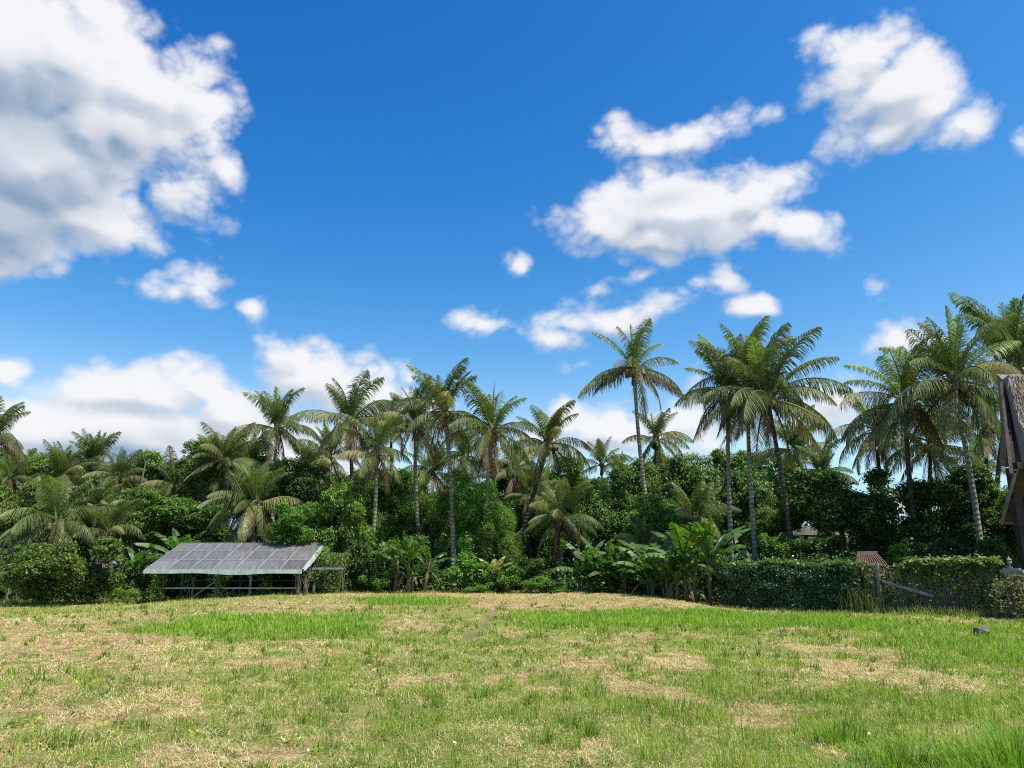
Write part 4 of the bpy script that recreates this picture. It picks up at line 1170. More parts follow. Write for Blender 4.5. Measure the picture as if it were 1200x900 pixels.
def shed():
    BLp = at(169, 668.5, 31.4); BRp = at(354, 669.5, 31.4); TLp = at(210, 637, 34.7)
    x0, x1 = BLp.x, BRp.x
    zf = BLp.z; zb = TLp.z; run = 3.3; Yf = 31.4
    root = empty('solar_shed', ((x0 + x1) / 2, Yf + run / 2, 0))
    tag(root, 'low open shed roofed with dusty grey solar panels on steel posts', 'solar shed')
    ox, oy = (x0 + x1) / 2, Yf + run / 2
    slope = math.hypot(run, zb - zf); th = math.atan2(zb - zf, run); W = x1 - x0
    NX, NY = 7, 3
    pw, ph = W / NX, slope / NY
    rot = Matrix.Rotation(th, 3, 'X')
    def P(u, v, w=0):   # u across, v up slope, w off the plane
        q = rot @ Vector((0, v, w)); return Vector((x0 - ox + u, Yf - oy + q.y, zf + q.z))
    for j in range(NY):
        for i in range(NX):
            m = MB(); m.box((pw / 2, ph / 2, 0), (pw - .05, ph - .05, .02))
            o = m.obj('solar_panel', M_CELL, root); o.location = P(i * pw, j * ph, .02); o.rotation_euler = (th, 0, 0)
            f = MB()
            for (c, d) in (((pw / 2, .012, 0), (pw - .006, .022, .045)), ((pw / 2, ph - .012, 0), (pw - .006, .022, .045)), ((.012, ph / 2, 0), (.022, ph - .05, .045)), ((pw - .012, ph / 2, 0), (.022, ph - .05, .045))): f.box(c, d)
            fo = f.obj('panel_frame', M_STEEL, o)
    # purlins and rafters
    for j in range(4):
        v = [.15, slope / 3, 2 * slope / 3, slope - .15][j]
        m = MB(); m.bar(P(0, v, -.06), P(W, v, -.06), .06, .08); m.obj('purlin', M_STEELG, root)
    gz = lambda x, y: ground_z(x + ox, y + oy) - .1
    posts = [0.5, 2.2, 3.7, W - .35]
    posts = [(at(px, 690, 31.9).x - x0) for px in (181, 255, 293, 349)]
    for u in posts:
        for v in (.5, slope - .25):
            p = P(u, v, -.13); m = MB(); m.bar((p.x, p.y, gz(p.x, p.y)), p, .09, .09); m.obj('post', M_STEELG, root)
        m = MB(); m.bar(P(u, .05, -.13), P(u, slope - .05, -.13), .07, .1); m.obj('rafter', M_STEELG, root)
        m = MB(); a = P(u, .5, -.5); m.bar(a + Vector((0.02, 0, -.12)), P(u + (.38 if u < W / 2 else -.38), .5, -.12), .05, .05); m.obj('brace', M_STEEL, root)
    zr = at(260, 689, 31.9).z
    m = MB(); m.bar((posts[0] + x0 - ox, Yf + .3 - oy, zr), (posts[-1] + x0 - ox, Yf + .3 - oy, zr + .0), .055, .055); m.obj('rail', M_STEEL, root)
    m = MB(); m.bar((posts[0] + x0 - ox, Yf + 3 - oy, zr + .25), (posts[-1] + x0 - ox, Yf + 3 - oy, zr + .25), .055, .055); m.obj('rail', M_STEELG, root)
    a = at(222, 703, 31.9); b = at(268, 671, 31.9)
    m = MB(); m.bar((a.x - ox, .42 + Yf - oy, a.z), (b.x - ox, .42 + Yf - oy, b.z), .055, .055); m.obj('brace', M_STEELG, root)
    # sagging edge strip along the front
    n = 40; V = []; F = []
    for i in range(n + 1):
        u = W * i / n; dep = .10 + .012 * math.sin(i * .35) + .05 * math.exp(-((i - 24) / 8) ** 2)
        p = P(u, -.03, .05); V += [p, p + Vector((0, -.02, -dep - .05)), p + Vector((0, .03, 0)), p + Vector((0, .02, -dep - .05))]
    for i in range(n):
        a = i * 4; F += [(a, a + 1, a + 5, a + 4), (a + 2, a + 6, a + 7, a + 3), (a, a + 4, a + 6, a + 2), (a + 1, a + 3, a + 7, a + 5)]
    m = MB(); m.add(V, F); m.obj('front_edge_strip', M_EDGE, root)
    # bowed pale strip on the right end
    V = []; F = []; n = 20
    for i in range(n + 1):
        v = slope * i / n; sag = .10 + .10 * math.sin(math.pi * (1 - i / n)) 
        p = P(W + .02, v, .06)
        V += [p, p + Vector((.05, 0, -sag)), p + Vector((.05, 0, 0)), p + Vector((.09, 0, -sag + .02))]
    for i in range(n):
        a = i * 4; F += [(a, a + 1, a + 5, a + 4), (a + 2, a + 6, a + 7, a + 3), (a, a + 4, a + 6, a + 2), (a + 1, a + 3, a + 7, a + 5)]
    m = MB(); m.add(V, F); m.obj('side_edge_strip', M_EDGE, root)
    m = MB(); m.bar(P(W + .1, 1.2, -.35), P(W + 1.4, 1.2, -.35), .07, .09); m.obj('side_beam', M_STEEL, root)
    m = MB(); m.bar(P(W + .1, 2.2, -.55), P(W + 1.5, 2.2, -.55), .06, .08); m.obj('side_beam', M_STEEL, root)
shed()

def vine(label, px0, px1, py0, py1, Y, n, mat, lsize=.1, seed=1, thick=.25, stems=10, cat='climbing vine', name='climbing_vine', dens_top=1.0, group='vines on the shed and fence'):
    r = np.random.default_rng(seed)
    a = at(px0, py1, Y); b = at(px1, py1, Y); t = at(px0, py0, Y)
    gz = ground_z((a.x + b.x) / 2, Y)
    W = b.x - a.x; H = t.z - gz
    root = empty(name, ((a.x + b.x) / 2, Y, gz)); tag(root, label, cat, group)
    z = H * r.random(n) ** (1 / (1 + .4 * dens_top)); x = r.normal(0, W / 3.2, n) * (.75 + .4 * np.sin(z * 3 + seed)); 
    colm = vnoise(x * 5, z * .6, seed); keep = colm > .33
    x, z = x[keep], z[keep]; n = len(x)
    y = r.normal(0, thick / 2, n)
    x = x + r.normal(0, .06, n)
    N = np.stack([r.normal(0, .5, n), -.6 + r.normal(0, .5, n), .5 + r.normal(0, .5, n)], -1)
    V, F = leaf_quads(np.stack([x, y, z], -1), N, lsize * r.uniform(.6, 1.4, n), r, .6)
    link('foliage', npmesh('foliage', V, F, mat, tint=np.repeat(np.clip(r.normal(.45, .28, n), 0, 1), 4)), root)
    m = MB(); rr = random.Random(seed)
    for i in range(stems):
        xx = rr.uniform(-W / 2, W / 2); yy = rr.uniform(-thick / 2, thick / 2)
        m.tube([(xx, yy, 0), (xx + rr.uniform(-.1, .1), yy, H * .4), (xx + rr.uniform(-.15, .15), yy, H * .75), (xx + rr.uniform(-.25, .25), yy, H * rr.uniform(.85, 1.02))], [.018, .014, .012, .006], 4)
    m.obj('stems', M_BSTEM, root)
    return root
vine('brown and green vine curtain hanging on the right front post of the shed', 346, 362, 668, 699, 31.6, 1000, M_LEAF_YL, .07, 3, .3, 12)
vine('dense vine column standing free right of the shed end', 378, 402, 648, 697, 33.2, 3000, M_LEAF_YL, .09, 4, .7, 12)
vine('green leaf cascade over the back right corner of the shed', 366, 396, 640, 668, 33.4, 700, M_LEAF_LT, .10, 5, .4, 3)
vine('thin green vine on a post under the left of the solar roof', 216, 226, 670, 706, 31.8, 420, M_LEAF_MD, .08, 6, .2, 6)
vine('thin leafy vine on the second post from the left', 252, 262, 672, 704, 31.7, 300, M_LEAF_MD, .08, 7, .2, 5)
vine('vine clinging to the leftmost shed post', 175, 190, 670, 706, 31.7, 700, M_LEAF_MD, .09, 8, .3, 8)
vine('bushy vine between the two middle shed posts', 300, 320, 676, 700, 32.6, 600, M_LEAF_MD, .1, 9, .4, 4)

# ------------------------------------------------------------------ hedge and overgrown fence
H0 = at(846, 710, 28.3); H1 = at(1012, 716, 25.4); H2 = at(1166, 722, 22.8); H3 = at(1215, 724, 21.9)
def hedge():
    r = np.random.default_rng(77)
    a = Vector((H0.x, H0.y, 0)); b = Vector((H1.x, H1.y, 0)); d = (b - a); L = d.length; u = d.normalized(); w = Vector((-u.y, u.x, 0))
    c = (a + b) / 2 + w * .45
    gz = ground_z(c.x, c.y)
    root = empty('hedge', (c.x, c.y, gz), math.atan2(u.y, u.x)); tag(root, 'long clipped dark green hedge with leaves coloured as sunlit along its top', 'hedge')
    T = .95; H = 1.52
    def face(n, f):
        q = r.random((n, 2)); return f(q)
    P = []; N = []
    n = 26000
    x = r.uniform(-L / 2, L / 2, n); z = r.uniform(0, H, n)
    y = -T / 2 + (fbm(x * 2.5, z * 2.5, 3, 3) - .5) * .5 + r.normal(0, .09, n)
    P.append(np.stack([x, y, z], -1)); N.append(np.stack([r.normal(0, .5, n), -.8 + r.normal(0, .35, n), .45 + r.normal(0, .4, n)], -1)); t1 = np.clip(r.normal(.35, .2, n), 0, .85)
    n = 13000
    x = r.uniform(-L / 2, L / 2, n); y = r.uniform(-T / 2 - .05, T / 2, n); z = H + (fbm(x * 1.6, y * 2, 8, 3) - .5) * .34 + r.normal(0, .06, n) + (r.random(n) < .06) * r.random(n) ** 2 * .4
    P.append(np.stack([x, y, z], -1)); N.append(np.stack([r.normal(0, .5, n), r.normal(-.1, .5, n), np.ones(n)], -1)); t2 = np.clip(r.normal(.8, .2, n), .3, 1)  # top leaves tinted lighter than the sides: sunlight put into the leaf colour
    n = 6000
    x = r.choice([-L / 2, L / 2], n) + r.normal(0, .08, n); y = r.uniform(-T / 2, T / 2, n); z = r.uniform(0, H, n)
    P.append(np.stack([x, y, z], -1)); N.append(np.stack([np.sign(x), r.normal(0, .5, n), .4 + r.normal(0, .4, n)], -1)); t3 = np.clip(r.normal(.4, .2, n), 0, .9)
    n = 8000
    x = r.uniform(-L / 2, L / 2, n); y = T / 2 + r.normal(0, .08, n); z = r.uniform(0, H, n)
    P.append(np.stack([x, y, z], -1)); N.append(np.stack([r.normal(0, .5, n), np.ones(n), r.normal(.3, .4, n)], -1)); t4 = np.clip(r.normal(.4, .2, n), 0, .9)
    P = np.concatenate(P); N = np.concatenate(N); t = np.concatenate([t1, t2, t3, t4])
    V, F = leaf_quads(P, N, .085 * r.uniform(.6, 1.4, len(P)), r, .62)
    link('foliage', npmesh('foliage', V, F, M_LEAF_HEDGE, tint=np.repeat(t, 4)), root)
    m = MB(); m.box((0, .05, H * .46), (L - .3, T * .55, H * .86)); rr = random.Random(4)  # box is a solid dark core inside the foliage; stems follow
    for i in range(60):
        x = rr.uniform(-L / 2, L / 2); m.tube([(x, -.2, -.05), (x + rr.uniform(-.1, .1), -.3, H * .5), (x + rr.uniform(-.2, .2), -.36, H * .9)], [.015, .012, .006], 4)
    m.obj('stems', surfmat('hedge_core_stems', (.012, .010, .006), (.05, .04, .025), 20, .95, .4), root)
hedge()

M_WOOD = surfmat('grey_fence_wood', (.13, .115, .095), (.30, .27, .225), 7, .85, .4, stretch=(1, 1, .15))
M_WOODD = surfmat('brown_fence_wood', (.10, .075, .05), (.24, .185, .13), 7, .85, .4, stretch=(1, 1, .15))
def fence():
    a = Vector((H1.x, H1.y, 0)); b = Vector((H2.x, H2.y, 0)); d = b - a; L = d.length; u = d.normalized(); w = Vector((-u.y, u.x, 0))
    c = (a + b) / 2 + w * .25; gz = ground_z(c.x, c.y)
    root = empty('fence', (c.x, c.y, gz), math.atan2(u.y, u.x)); tag(root, 'old wooden picket fence almost lost under dry vines', 'fence')
    rr = random.Random(9); H = 1.5
    for i in range(5):
        x = -L / 2 + .6 + i * (L - .8) / 4; m = MB(); m.bar((x, 0 if i else -.32, -.1), (x + rr.uniform(-.03, .03), 0 if i else -.32, H + .05), .09, .09); m.obj('post', M_WOOD if i == 0 else M_WOODD, root)
    m = MB(); m.bar((-L / 2, 0, H - .02), (L / 2, 0, H - .04), .05, .05); m.obj('top_rail', M_WOOD, root)
    m = MB(); m.bar((-L / 2, .05, .55), (L / 2, .05, .5), .05, .05); m.obj('lower_rail', M_WOODD, root)
    m = MB(); m.bar((-L / 2 + .75, -.42, 1.0), (-L / 2 + 2.2, -.46, .58), .05, .08); m.obj('fallen_board', M_WOOD, root)
    m = MB(); m.bar((-L / 2 + .0, -.08, 1.5), (-L / 2 + .65, -.08, 1.1), .04, .05); m.obj('brace', M_WOOD, root)
    for i in range(44):
        x = -L / 2 + (i + .5) * L / 44; m = MB(); m.bar((x, .06, 0), (x + rr.uniform(-.06, .06), .06, H * rr.uniform(.82, 1.0)), .035, .02); m.obj('picket', M_WOODD, root)
    # vine mats
    r = np.random.default_rng(33)
    V_ = empty('climbing_vine', (c.x, c.y, gz), math.atan2(u.y, u.x)); tag(V_, 'tangle of dry brown and green vine covering the wooden fence', 'climbing vine', 'vines on the shed and fence')
    n = 5200
    x = r.uniform(-L / 2 - .3, L / 2 + .2, n); z = H * 1.04 * r.random(n)
    y = -.16 + r.normal(0, .10, n) - .25 * (1 - z / H) * r.random(n)
    cl = fbm(x * 1.5, z * 1.5, 12, 3)
    k = r.random(n) < np.clip((cl - .30) * 3.2, .12, 1); x, y, z, cl = x[k], y[k], z[k], cl[k]; n = len(x)
    N = np.stack([r.normal(0, .5, n), -.7 + r.normal(0, .4, n), .5 + r.normal(0, .5, n)], -1)
    V, F = leaf_quads(np.stack([x, y, z], -1), N, .10 * r.uniform(.5, 1.5, n), r, .6)
    gsel = fbm(x * .9 + 3, z * .9, 15, 2) + .15 * (x / L) > .49
    sel = np.repeat(gsel, 4); idx = np.arange(len(V)).reshape(-1, 4)
    for nm, kk, mt in (('green_foliage', gsel, M_LEAF_MD), ('dry_foliage', ~gsel, M_LEAF_DRY)):
        q = idx[kk].ravel(); link(nm, npmesh(nm, V[q], np.arange(len(q)).reshape(-1, 4), mt, tint=np.repeat(np.clip(r.normal(.45, .3, len(q) // 4), 0, 1), 4)), V_)
    m = MB()
    for i in range(230):
        x = rr.uniform(-L / 2 - .2, L / 2 + .1); z0 = rr.uniform(0, .3); z1 = rr.uniform(.5, 1.5); dx = rr.uniform(-.3, .3)
        m.tube([(x, -.25, z0), (x + dx * .5, -.2, (z0 + z1) / 2), (x + dx, -.14, z1)], [.009, .008, .005], 4)
    m.obj('stems', M_WOODD, V_)
    # top fringe
    n = 3200; x = r.uniform(-L / 2 + 1.4, L / 2 + .3, n); k = fbm(x * 1.3, x * 0, 4, 3) > .42; x = x[k]; n = len(x)
    P = np.stack([x, r.normal(-.05, .15, n), H + .02 + np.abs(r.normal(0, .09, n))], -1)
    V, F = leaf_quads(P, np.stack([r.normal(0, .5, n), r.normal(-.3, .5, n), np.ones(n)], -1), .11 * r.uniform(.6, 1.5, n), r, .65)
    link('top_foliage', npmesh('top_foliage', V, F, M_LEAF_YL, tint=np.repeat(np.clip(r.normal(.6, .25, n), 0, 1), 4)), V_)
    # grasses at hedge end
    n = 260; xx = r.normal(0, .3, n) - L / 2 + .1; P = np.stack([xx, r.normal(-.45, .15, n), np.zeros(n)], -1)
    t = r.random(n)[:, None]; C = np.array([.08, .11, .025]) * (1 - t) + np.array([.26, .27, .08]) * t
    V, F, CC = blades(P, r.uniform(.3, 1.1, n), np.full(n, .016), r.uniform(0, 6.28, n), np.abs(r.normal(.1, .12, n)), np.concatenate([C, np.ones((n, 1))], 1))
    o = link('tall_weeds', npmesh('tall_weeds', V, F, M_GRASS, colr=CC), loc=(c.x, c.y, gz), rot=(0, 0, math.atan2(u.y, u.x))); tag(o, 'tall yellowish weeds where the clipped hedge meets the fence', 'weeds')
fence()
def edge_weeds():
    r = np.random.default_rng(44)
    seg = [((H0.x - .3, H0.y - .35), (H1.x, H1.y - .35)), ((H1.x, H1.y - .4), (H3.x, H3.y - .4)), ((-24, 32.6), (-9, 33.0)), ((-9, 33.4), (6.5, 33.7))]
    Ps = []; Ls = []
    for (a, b), dn, hl in zip(seg, (900, 1600, 3600, 2600), (.16, .32, .26, .16)):
        t = r.random(dn); x = a[0] + (b[0] - a[0]) * t; y = a[1] + (b[1] - a[1]) * t + r.normal(0, .22, dn)
        Ps.append(np.stack([x, y, hfun(x, y) - .02], -1)); Ls.append(hl * r.uniform(.3, 1.2, dn))
    P = np.concatenate(Ps); L = np.concatenate(Ls); n = len(P); t = r.random(n)[:, None]
    C = np.array([.09, .13, .025]) * (1 - t) + np.array([.34, .36, .11]) * t
    V, F, CC = blades(P, L, np.full(n, .018), r.uniform(0, 6.28, n), np.abs(r.normal(.25, .2, n)), np.concatenate([C, np.ones((n, 1))], 1))
    o = link('field_edge_grass', npmesh('field_edge_grass', V, F, M_GRASS, colr=CC)); tag(o, 'longer uncut grass along the hedge, fence and tree line', 'grass', kind='stuff')
edge_weeds()

# ------------------------------------------------------------------ gate, pillar, lantern, stone
M_BRICK = surfmat('weathered_brick', (.16, .08, .055), (.27, .15, .10), 12, .9, .4)
M_STONE = surfmat('grey_stone', (.14, .13, .11), (.32, .30, .26), 9, .9, .5)
M_STONEP = surfmat('pale_stone', (.16, .155, .14), (.30, .29, .27), 9, .85, .3)
def gate():
    p = at(1191, 700, 22.2); gz = ground_z(p.x, 22.2)
    root = empty('gate_pillar', (p.x, 22.2, gz), R(-40)); tag(root, 'square brick gate pillar with a stone cap under the hut eave', 'gate pillar')
    m = MB(); m.box((0, 0, .55), (.42, .42, 1.3)); m.box((0, 0, 1.225), (.5, .5, .05)); m.obj('shaft', M_BRICK, root)
    m = MB(); m.box((0, 0, 1.30), (.56, .56, .09)); m.box((0, 0, 1.37), (.4, .4, .05)); m.obj('cap', M_STONE, root)
    root2 = empty('stone_lantern', (p.x - .05, 22.2, gz + 1.40), R(-40)); root2.scale = (.5, .5, .5); tag(root2, 'small pale stone lantern standing on the gate pillar', 'lantern')
    m = MB(); m.box((0, 0, .04), (.22, .22, .08)); m.tube([(0, 0, .08), (0, 0, .2)], .05, 8); m.obj('base', M_STONEP, root2)
    m = MB(); m.tube([(0, 0, .2), (0, 0, .26), (0, 0, .38), (0, 0, .44)], [.06, .12, .13, .07], 8); m.obj('lantern_body', M_STONEP, root2, True)
    m = MB(); m.tube([(0, 0, .44), (0, 0, .47), (0, 0, .56), (0, 0, .66)], [.15, .14, .05, .01], 8); m.obj('finial', M_STONEP, root2, True)
    q = at(1172, 712, 22.3); gz = ground_z(q.x, 22.6)
    s = empty('garden_steps', (q.x, 22.8, gz), R(-42)); tag(s, 'worn stone steps in the dark gap between fence and gate pillar', 'steps')
    for i in range(3):
        m = MB(); m.box((0, i * .28, .08 + i * .16), (.9, .3, .15)); m.obj('step', M_STONE, s)
    # bushy dry growth around the pillar
    vine('dry bushy vine spilling over the gate pillar', 1186, 1222, 672, 726, 21.7, 2400, M_LEAF_DRY, .09, 19, .5, 20)
    w = empty('garden_wall', (p.x + 1.8, 21.0, gz), R(-40)); tag(w, 'low brick garden wall right of the gate pillar below the hut', 'wall')
    m = MB(); m.box((0, 0, .5), (3.6, .22, 1.2)); m.obj('wall_body', M_BRICK, w)
    m = MB(); m.box((0, 0, 1.14), (3.7, .32, .07)); m.obj('coping', M_STONE, w)
gate()

def stone():
    p = at(1150, 739, 1.6 * FPX / (740 - 661)); x, y = p.x, p.y
    r = random.Random(3); bm_ = MB(); bm_.ball((0, 0, 0), 1, 14, 10)
    vs = []
    for v in bm_.v:
        v = Vector(v); n = 1 + .22 * math.sin(v.x * 3.1 + 1) * math.cos(v.y * 2.7) + .13 * math.sin(v.z * 5 + v.x * 4)
        vs.append((v.x * n * .20, v.y * n * .16, max(v.z * n * .13, -.07) + .06 + .03 * v.x))
    bm_.v = vs
    o = bm_.obj('stone', surfmat('brown_stone', (.07, .06, .045), (.2, .175, .13), 9, .9, .8), None, False, (x, y, ground_z(x, y) + .02)); tag(o, 'single grey brown stone lying in the grass before the fence', 'stone')
stone()

# ------------------------------------------------------------------ thatched hut at the right edge
M_THATCH = surfmat('thatch', (.13, .10, .078), (.33, .275, .22), 26, .95, .9, stretch=(1.0, 1.0, .18))
M_HUTWOOD = surfmat('dark_hut_timber', (.02, .014, .010), (.055, .038, .027), 5, .75, .3, stretch=(.3, 1, 1))
M_HUTEDGE = surfmat('hut_bargeboard', (.05, .04, .032), (.12, .10, .08), 6, .8, .3)
def hut():
    Y = 23.2
    o = at(1173, 446, Y); ox = o.x
    root = empty('thatched_hut', (ox + 2, Y + 1, 0)); tag(root, 'thatched timber hut cut by the right picture edge, eave hanging low', 'hut')
    W = Vector((ox + 2, Y + 1, 0))
    A = lambda px, py, y: at(px, py, y) - W
    D = Vector((7.0, 1.2, 0))                       # direction of the ridge, away to the right
    rr = random.Random(5)
    def skin(rail, length, thick, name, mat, nseg=22, jit=.03):
        """thick curved sheet: rail (list of points) swept along D"""
        n = len(rail); V = []
        for lay in (0, 1):
            for i, p in enumerate(rail):
                t = (rail[min(i + 1, n - 1)] - rail[max(i - 1, 0)]).normalized()
                nm = D.normalized().cross(t).normalized()
                for k in range(nseg + 1):
                    q = p + D * (length * k / nseg) + nm * (thick * lay) + Vector((rr.uniform(-jit, jit), rr.uniform(-jit, jit), rr.uniform(-jit, jit)))
                    V.append(q)
        w = nseg + 1; off = n * w; F = []
        for i in range(n - 1):
            for k in range(nseg):
                a = i * w + k; F.append((a, a + w, a + w + 1, a + 1)); F.append((off + a, off + a + 1, off + a + w + 1, off + a + w))
            a = i * w; F.append((a, off + a, off + a + w, a + w)); a = i * w + nseg; F.append((a, a + w, off + a + w, off + a))
        for k in range(nseg):
            F.append((k, k + 1, off + k + 1, off + k)); a = (n - 1) * w + k; F.append((a, off + a, off + a + 1, a + 1))
        m = MB(); m.add(V, F); m.obj(name, mat, root)
    front = [A(1175, 445, 24.4), A(1180, 465, 24.0), A(1186, 490, 23.6), A(1193, 518, 23.2), A(1199, 546, 22.9)]
    skin(front, 1.0, -.30, 'front_thatch', M_THATCH)
    nb = 14000; u = rng.random(nb); v = rng.random(nb) * 4; k = np.minimum(v.astype(int), 3); f = v - k
    fr = np.array([list(p) for p in front]); P = fr[k] * (1 - f)[:, None] + fr[k + 1] * f[:, None] + np.array([7.0, 1.2, 0]) * u[:, None] + np.array([-.0, -.30, .1])
    d = fr[k + 1] - fr[k]; d = d / np.linalg.norm(d, axis=1, keepdims=True) + rng.normal(0, .22, (nb, 3)); ln = rng.uniform(.15, .4, nb)[:, None]
    w = rng.normal(0, 1, (nb, 3)) * .012
    V = np.stack([P - w, P + w, P + d * ln], 1).reshape(-1, 3); t = np.repeat(np.clip(rng.random(nb) * .8 + .4 * (fbm(u * 18, v * 2, 3, 3) - .3), 0, 1), 3)[:, None]
    C = np.concatenate([np.array([.12, .09, .07]) * (1 - t) + np.array([.48, .40, .32]) * t, np.ones((nb * 3, 1))], 1)
    link('thatch_straws', npmesh('thatch_straws', V, np.arange(nb * 3).reshape(-1, 3), M_STRAW, colr=C), root)
    back = [A(1175, 445, 24.45), A(1178, 470, 25.3), A(1180, 510, 26.2), A(1180, 548, 26.8)]
    skin(back, 1.0, .30, 'back_thatch', M_THATCH)
    for (p0, q0, dy, mt) in (((1173.5, 449), (1185.5, 556), 0, M_HUTEDGE), ((1177.0, 455), (1189.5, 553), .05, M_HUTWOOD), ((1181, 466), (1194.5, 550), .10, M_HUTWOOD), ((1188, 485), (1200, 550), .14, M_HUTWOOD)):
        m = MB(); m.bar(A(*p0, 24.3 + dy), A(*q0, 22.75 + dy), .085, .12); m.obj('bargeboard', mt, root)
    # gable infill behind the boards
    m = MB(); V = [A(1175, 452, 24.6), A(1188, 552, 23.2), A(1186, 552, 26.6)]; V = V + [v + Vector((.08, .02, 0)) for v in V]
    m.add(V, [(0, 1, 2), (5, 4, 3), (0, 3, 4, 1), (1, 4, 5, 2), (2, 5, 3, 0)]); m.obj('gable_panel', M_HUTWOOD, root)
    # lower skirt roof seen from below
    A0 = A(1192, 549, 22.9); A1 = A(1174, 613, 24.5); E = Vector((6.5, 1.1, 0)); n = 12
    for i in range(n):
        w0, w1 = i / n, (i + .94) / n
        m = MB(); p = [A0 + E * w0, A0 + E * w1, A1 + E * w1, A1 + E * w0]; q = [v + Vector((0, .05, .06)) for v in p]
        m.add(p + q, [(0, 1, 2, 3), (7, 6, 5, 4), (0, 4, 5, 1), (1, 5, 6, 2), (2, 6, 7, 3), (3, 7, 4, 0)]); m.obj('soffit_board', M_HUTWOOD, root)
    m = MB(); m.bar(A0 + Vector((-.05, -.05, 0)), A1 + Vector((-.05, -.05, -.03)), .07, .09); m.obj('eave_edge', M_EDGE2, root)
    m = MB(); m.bar(A1 + Vector((0, -.05, 0)), A1 + E + Vector((0, -.05, 0)), .09, .09); m.obj('eave_edge', M_HUTEDGE, root)
    m = MB(); m.bar(A0 + Vector((-.1, -.06, .08)), A0 + E + Vector((0, -.06, .08)), .2, .2); m.obj('eave_beam', M_HUTWOOD, root)
    for px, y in ((1199, 23.6), (1290, 24.2), (1199, 26.8), (1290, 27.0)):
        b = A(px, 640, y); m = MB(); m.bar(Vector((b.x, b.y, -.1)), Vector((b.x, b.y, A0.z + .1)), .22, .22); m.obj('post', M_HUTWOOD, root)
    c = A(1250, 640, 25.4); m = MB(); m.box((c.x, c.y, .35), (4.2, 3.6, .7)); m.obj('platform', M_HUTWOOD, root)
M_EDGE2 = surfmat('pale_eave_edge', (.13, .13, .12), (.24, .24, .22), 6, .7, .2)
hut()

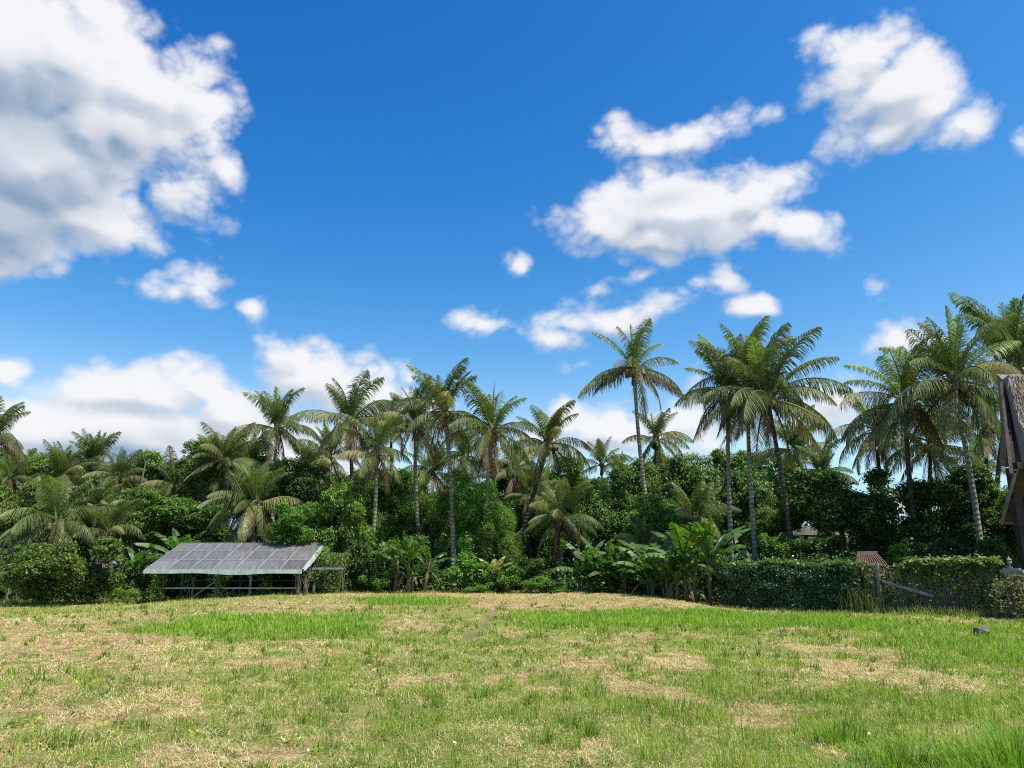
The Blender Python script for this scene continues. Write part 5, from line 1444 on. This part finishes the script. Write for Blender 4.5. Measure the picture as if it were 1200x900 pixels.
# ------------------------------------------------------------------ shrine and roofs glimpsed behind the hedge
M_TILE = surfmat('red_roof_tile', (.09, .045, .035), (.2, .10, .075), 8, .8, .3)
def shrine():
    Y = 27.6
    p = at(1018, 664, Y); z0 = ground_z(p.x, Y)
    root = empty('garden_shrine', (p.x, Y, z0), R(-12)); tag(root, 'small shrine with a brown tiled hip roof behind the hedge', 'shrine')
    e = at(1018, 664, Y).z - z0; t = at(1018, 647, Y).z - z0; w = 36 * Y / FPX
    m = MB(); m.box((0, 0, e * .5), (w * .5, w * .4, e)); m.obj('shrine_body', M_BRICK, root)
    V = [(-w / 2, -w / 2.6, e), (w / 2, -w / 2.6, e), (w / 2, w / 2.6, e), (-w / 2, w / 2.6, e), (-w * .26, 0, t - .04), (w * .26, 0, t - .04)]
    m = MB(); m.add(V, [(0, 1, 5, 4), (1, 2, 5), (2, 3, 4, 5), (3, 0, 4), (3, 2, 1, 0)]); m.obj('roof', M_TILE, root)
    m = MB()
    for i in range(13):
        s = -1 + 2 * i / 12; m.bar((s * w * .49, -w / 2.6 - .01, e + .015), (s * w * .25, -.01, t - .02), .035, .03)
    m.obj('roof_ribs', M_TILE, root)
    m = MB(); m.bar((-w * .3, 0, t), (w * .3, 0, t), .06, .07); m.obj('ridge', M_STONE, root)
    Y = 37; p = at(955, 640, Y); root = empty('garden_pavilion', (p.x, Y, 0), R(8)); tag(root, 'grey brown pavilion roof glimpsed through the dark tree behind the hedge', 'pavilion')
    zt = at(955, 616, Y).z; ze = at(955, 628, Y).z
    V = [(-1.2, -1.2, ze), (1.2, -1.2, ze), (1.2, 1.2, ze), (-1.2, 1.2, ze), (-.3, 0, zt), (.3, 0, zt)]
    m = MB(); m.add(V, [(0, 1, 5, 4), (1, 2, 5), (2, 3, 4, 5), (3, 0, 4), (3, 2, 1, 0)]); m.obj('roof', M_BARK, root)
    for sx in (-.95, .95):
        for sy in (-.95, .95): m = MB(); m.bar((sx, sy, -.1), (sx, sy, ze), .12, .12); m.obj('post', M_HUTWOOD, root)
shrine()

# ------------------------------------------------------------------ small litter in the grass
M_WHITE = surfmat('white_petal', (.7, .7, .68), (.85, .85, .83), 20, .6, .1)
M_RUST = surfmat('rusty_leaf', (.16, .05, .02), (.3, .11, .05), 20, .8, .2)
def scrap(px, py, s, mat, label, cat, name, group, seed):
    Y = 1.6 * FPX / (py - 661); p = at(px, py, Y); r = random.Random(seed)
    m = MB(); n = 7; V = [(0, 0, .012 * r.random())]
    for i in range(n):
        a = 2 * math.pi * i / n; q = s * r.uniform(.6, 1.1); V.append((q * math.cos(a), q * .6 * math.sin(a), r.uniform(0, .02)))
    V += [(v[0], v[1], v[2] - .003) for v in V]
    F = [(0, 1 + i, 1 + (i + 1) % n) for i in range(n)] + [(n + 1, n + 2 + (i + 1) % n, n + 2 + i) for i in range(n)] + [(1 + i, n + 2 + i, n + 2 + (i + 1) % n, 1 + (i + 1) % n) for i in range(n)]
    m.add(V, F); z = ground_z(p.x, Y)
    o = m.obj(name, mat, None, False, (p.x, Y, z + .05)); tag(o, label, cat, group); o.rotation_euler = (r.uniform(-.3, .3), r.uniform(-.3, .3), r.uniform(0, 6))
for i, (px, py, s) in enumerate([(533, 848, .03), (684, 882, .035), (676, 892, .03), (332, 840, .03), (363, 851, .03), (1017, 158 + 690 - 8, .03), (832 + 185, 780, .03), (957, 878, .04), (327, 896, .035), (64, 764, .05), (360, 714, .07)]):
    scrap(px, py, s, M_WHITE, 'small white petal scrap lying in the grass', 'scrap', 'white_scrap', 'white scraps in the grass', i)
for i, (px, py, s, lb) in enumerate([(21, 826, .05, 'curled rust brown leaf at the left edge of the foreground'), (18, 852, .05, 'rust brown leaf nearest the bottom left corner'), (481, 845, .04, 'small rust brown leaf left of the centre foreground')]):
    scrap(px, py, s, M_RUST, lb, 'fallen leaf', 'fallen_leaf', 'brown leaves in the grass', 50 + i)
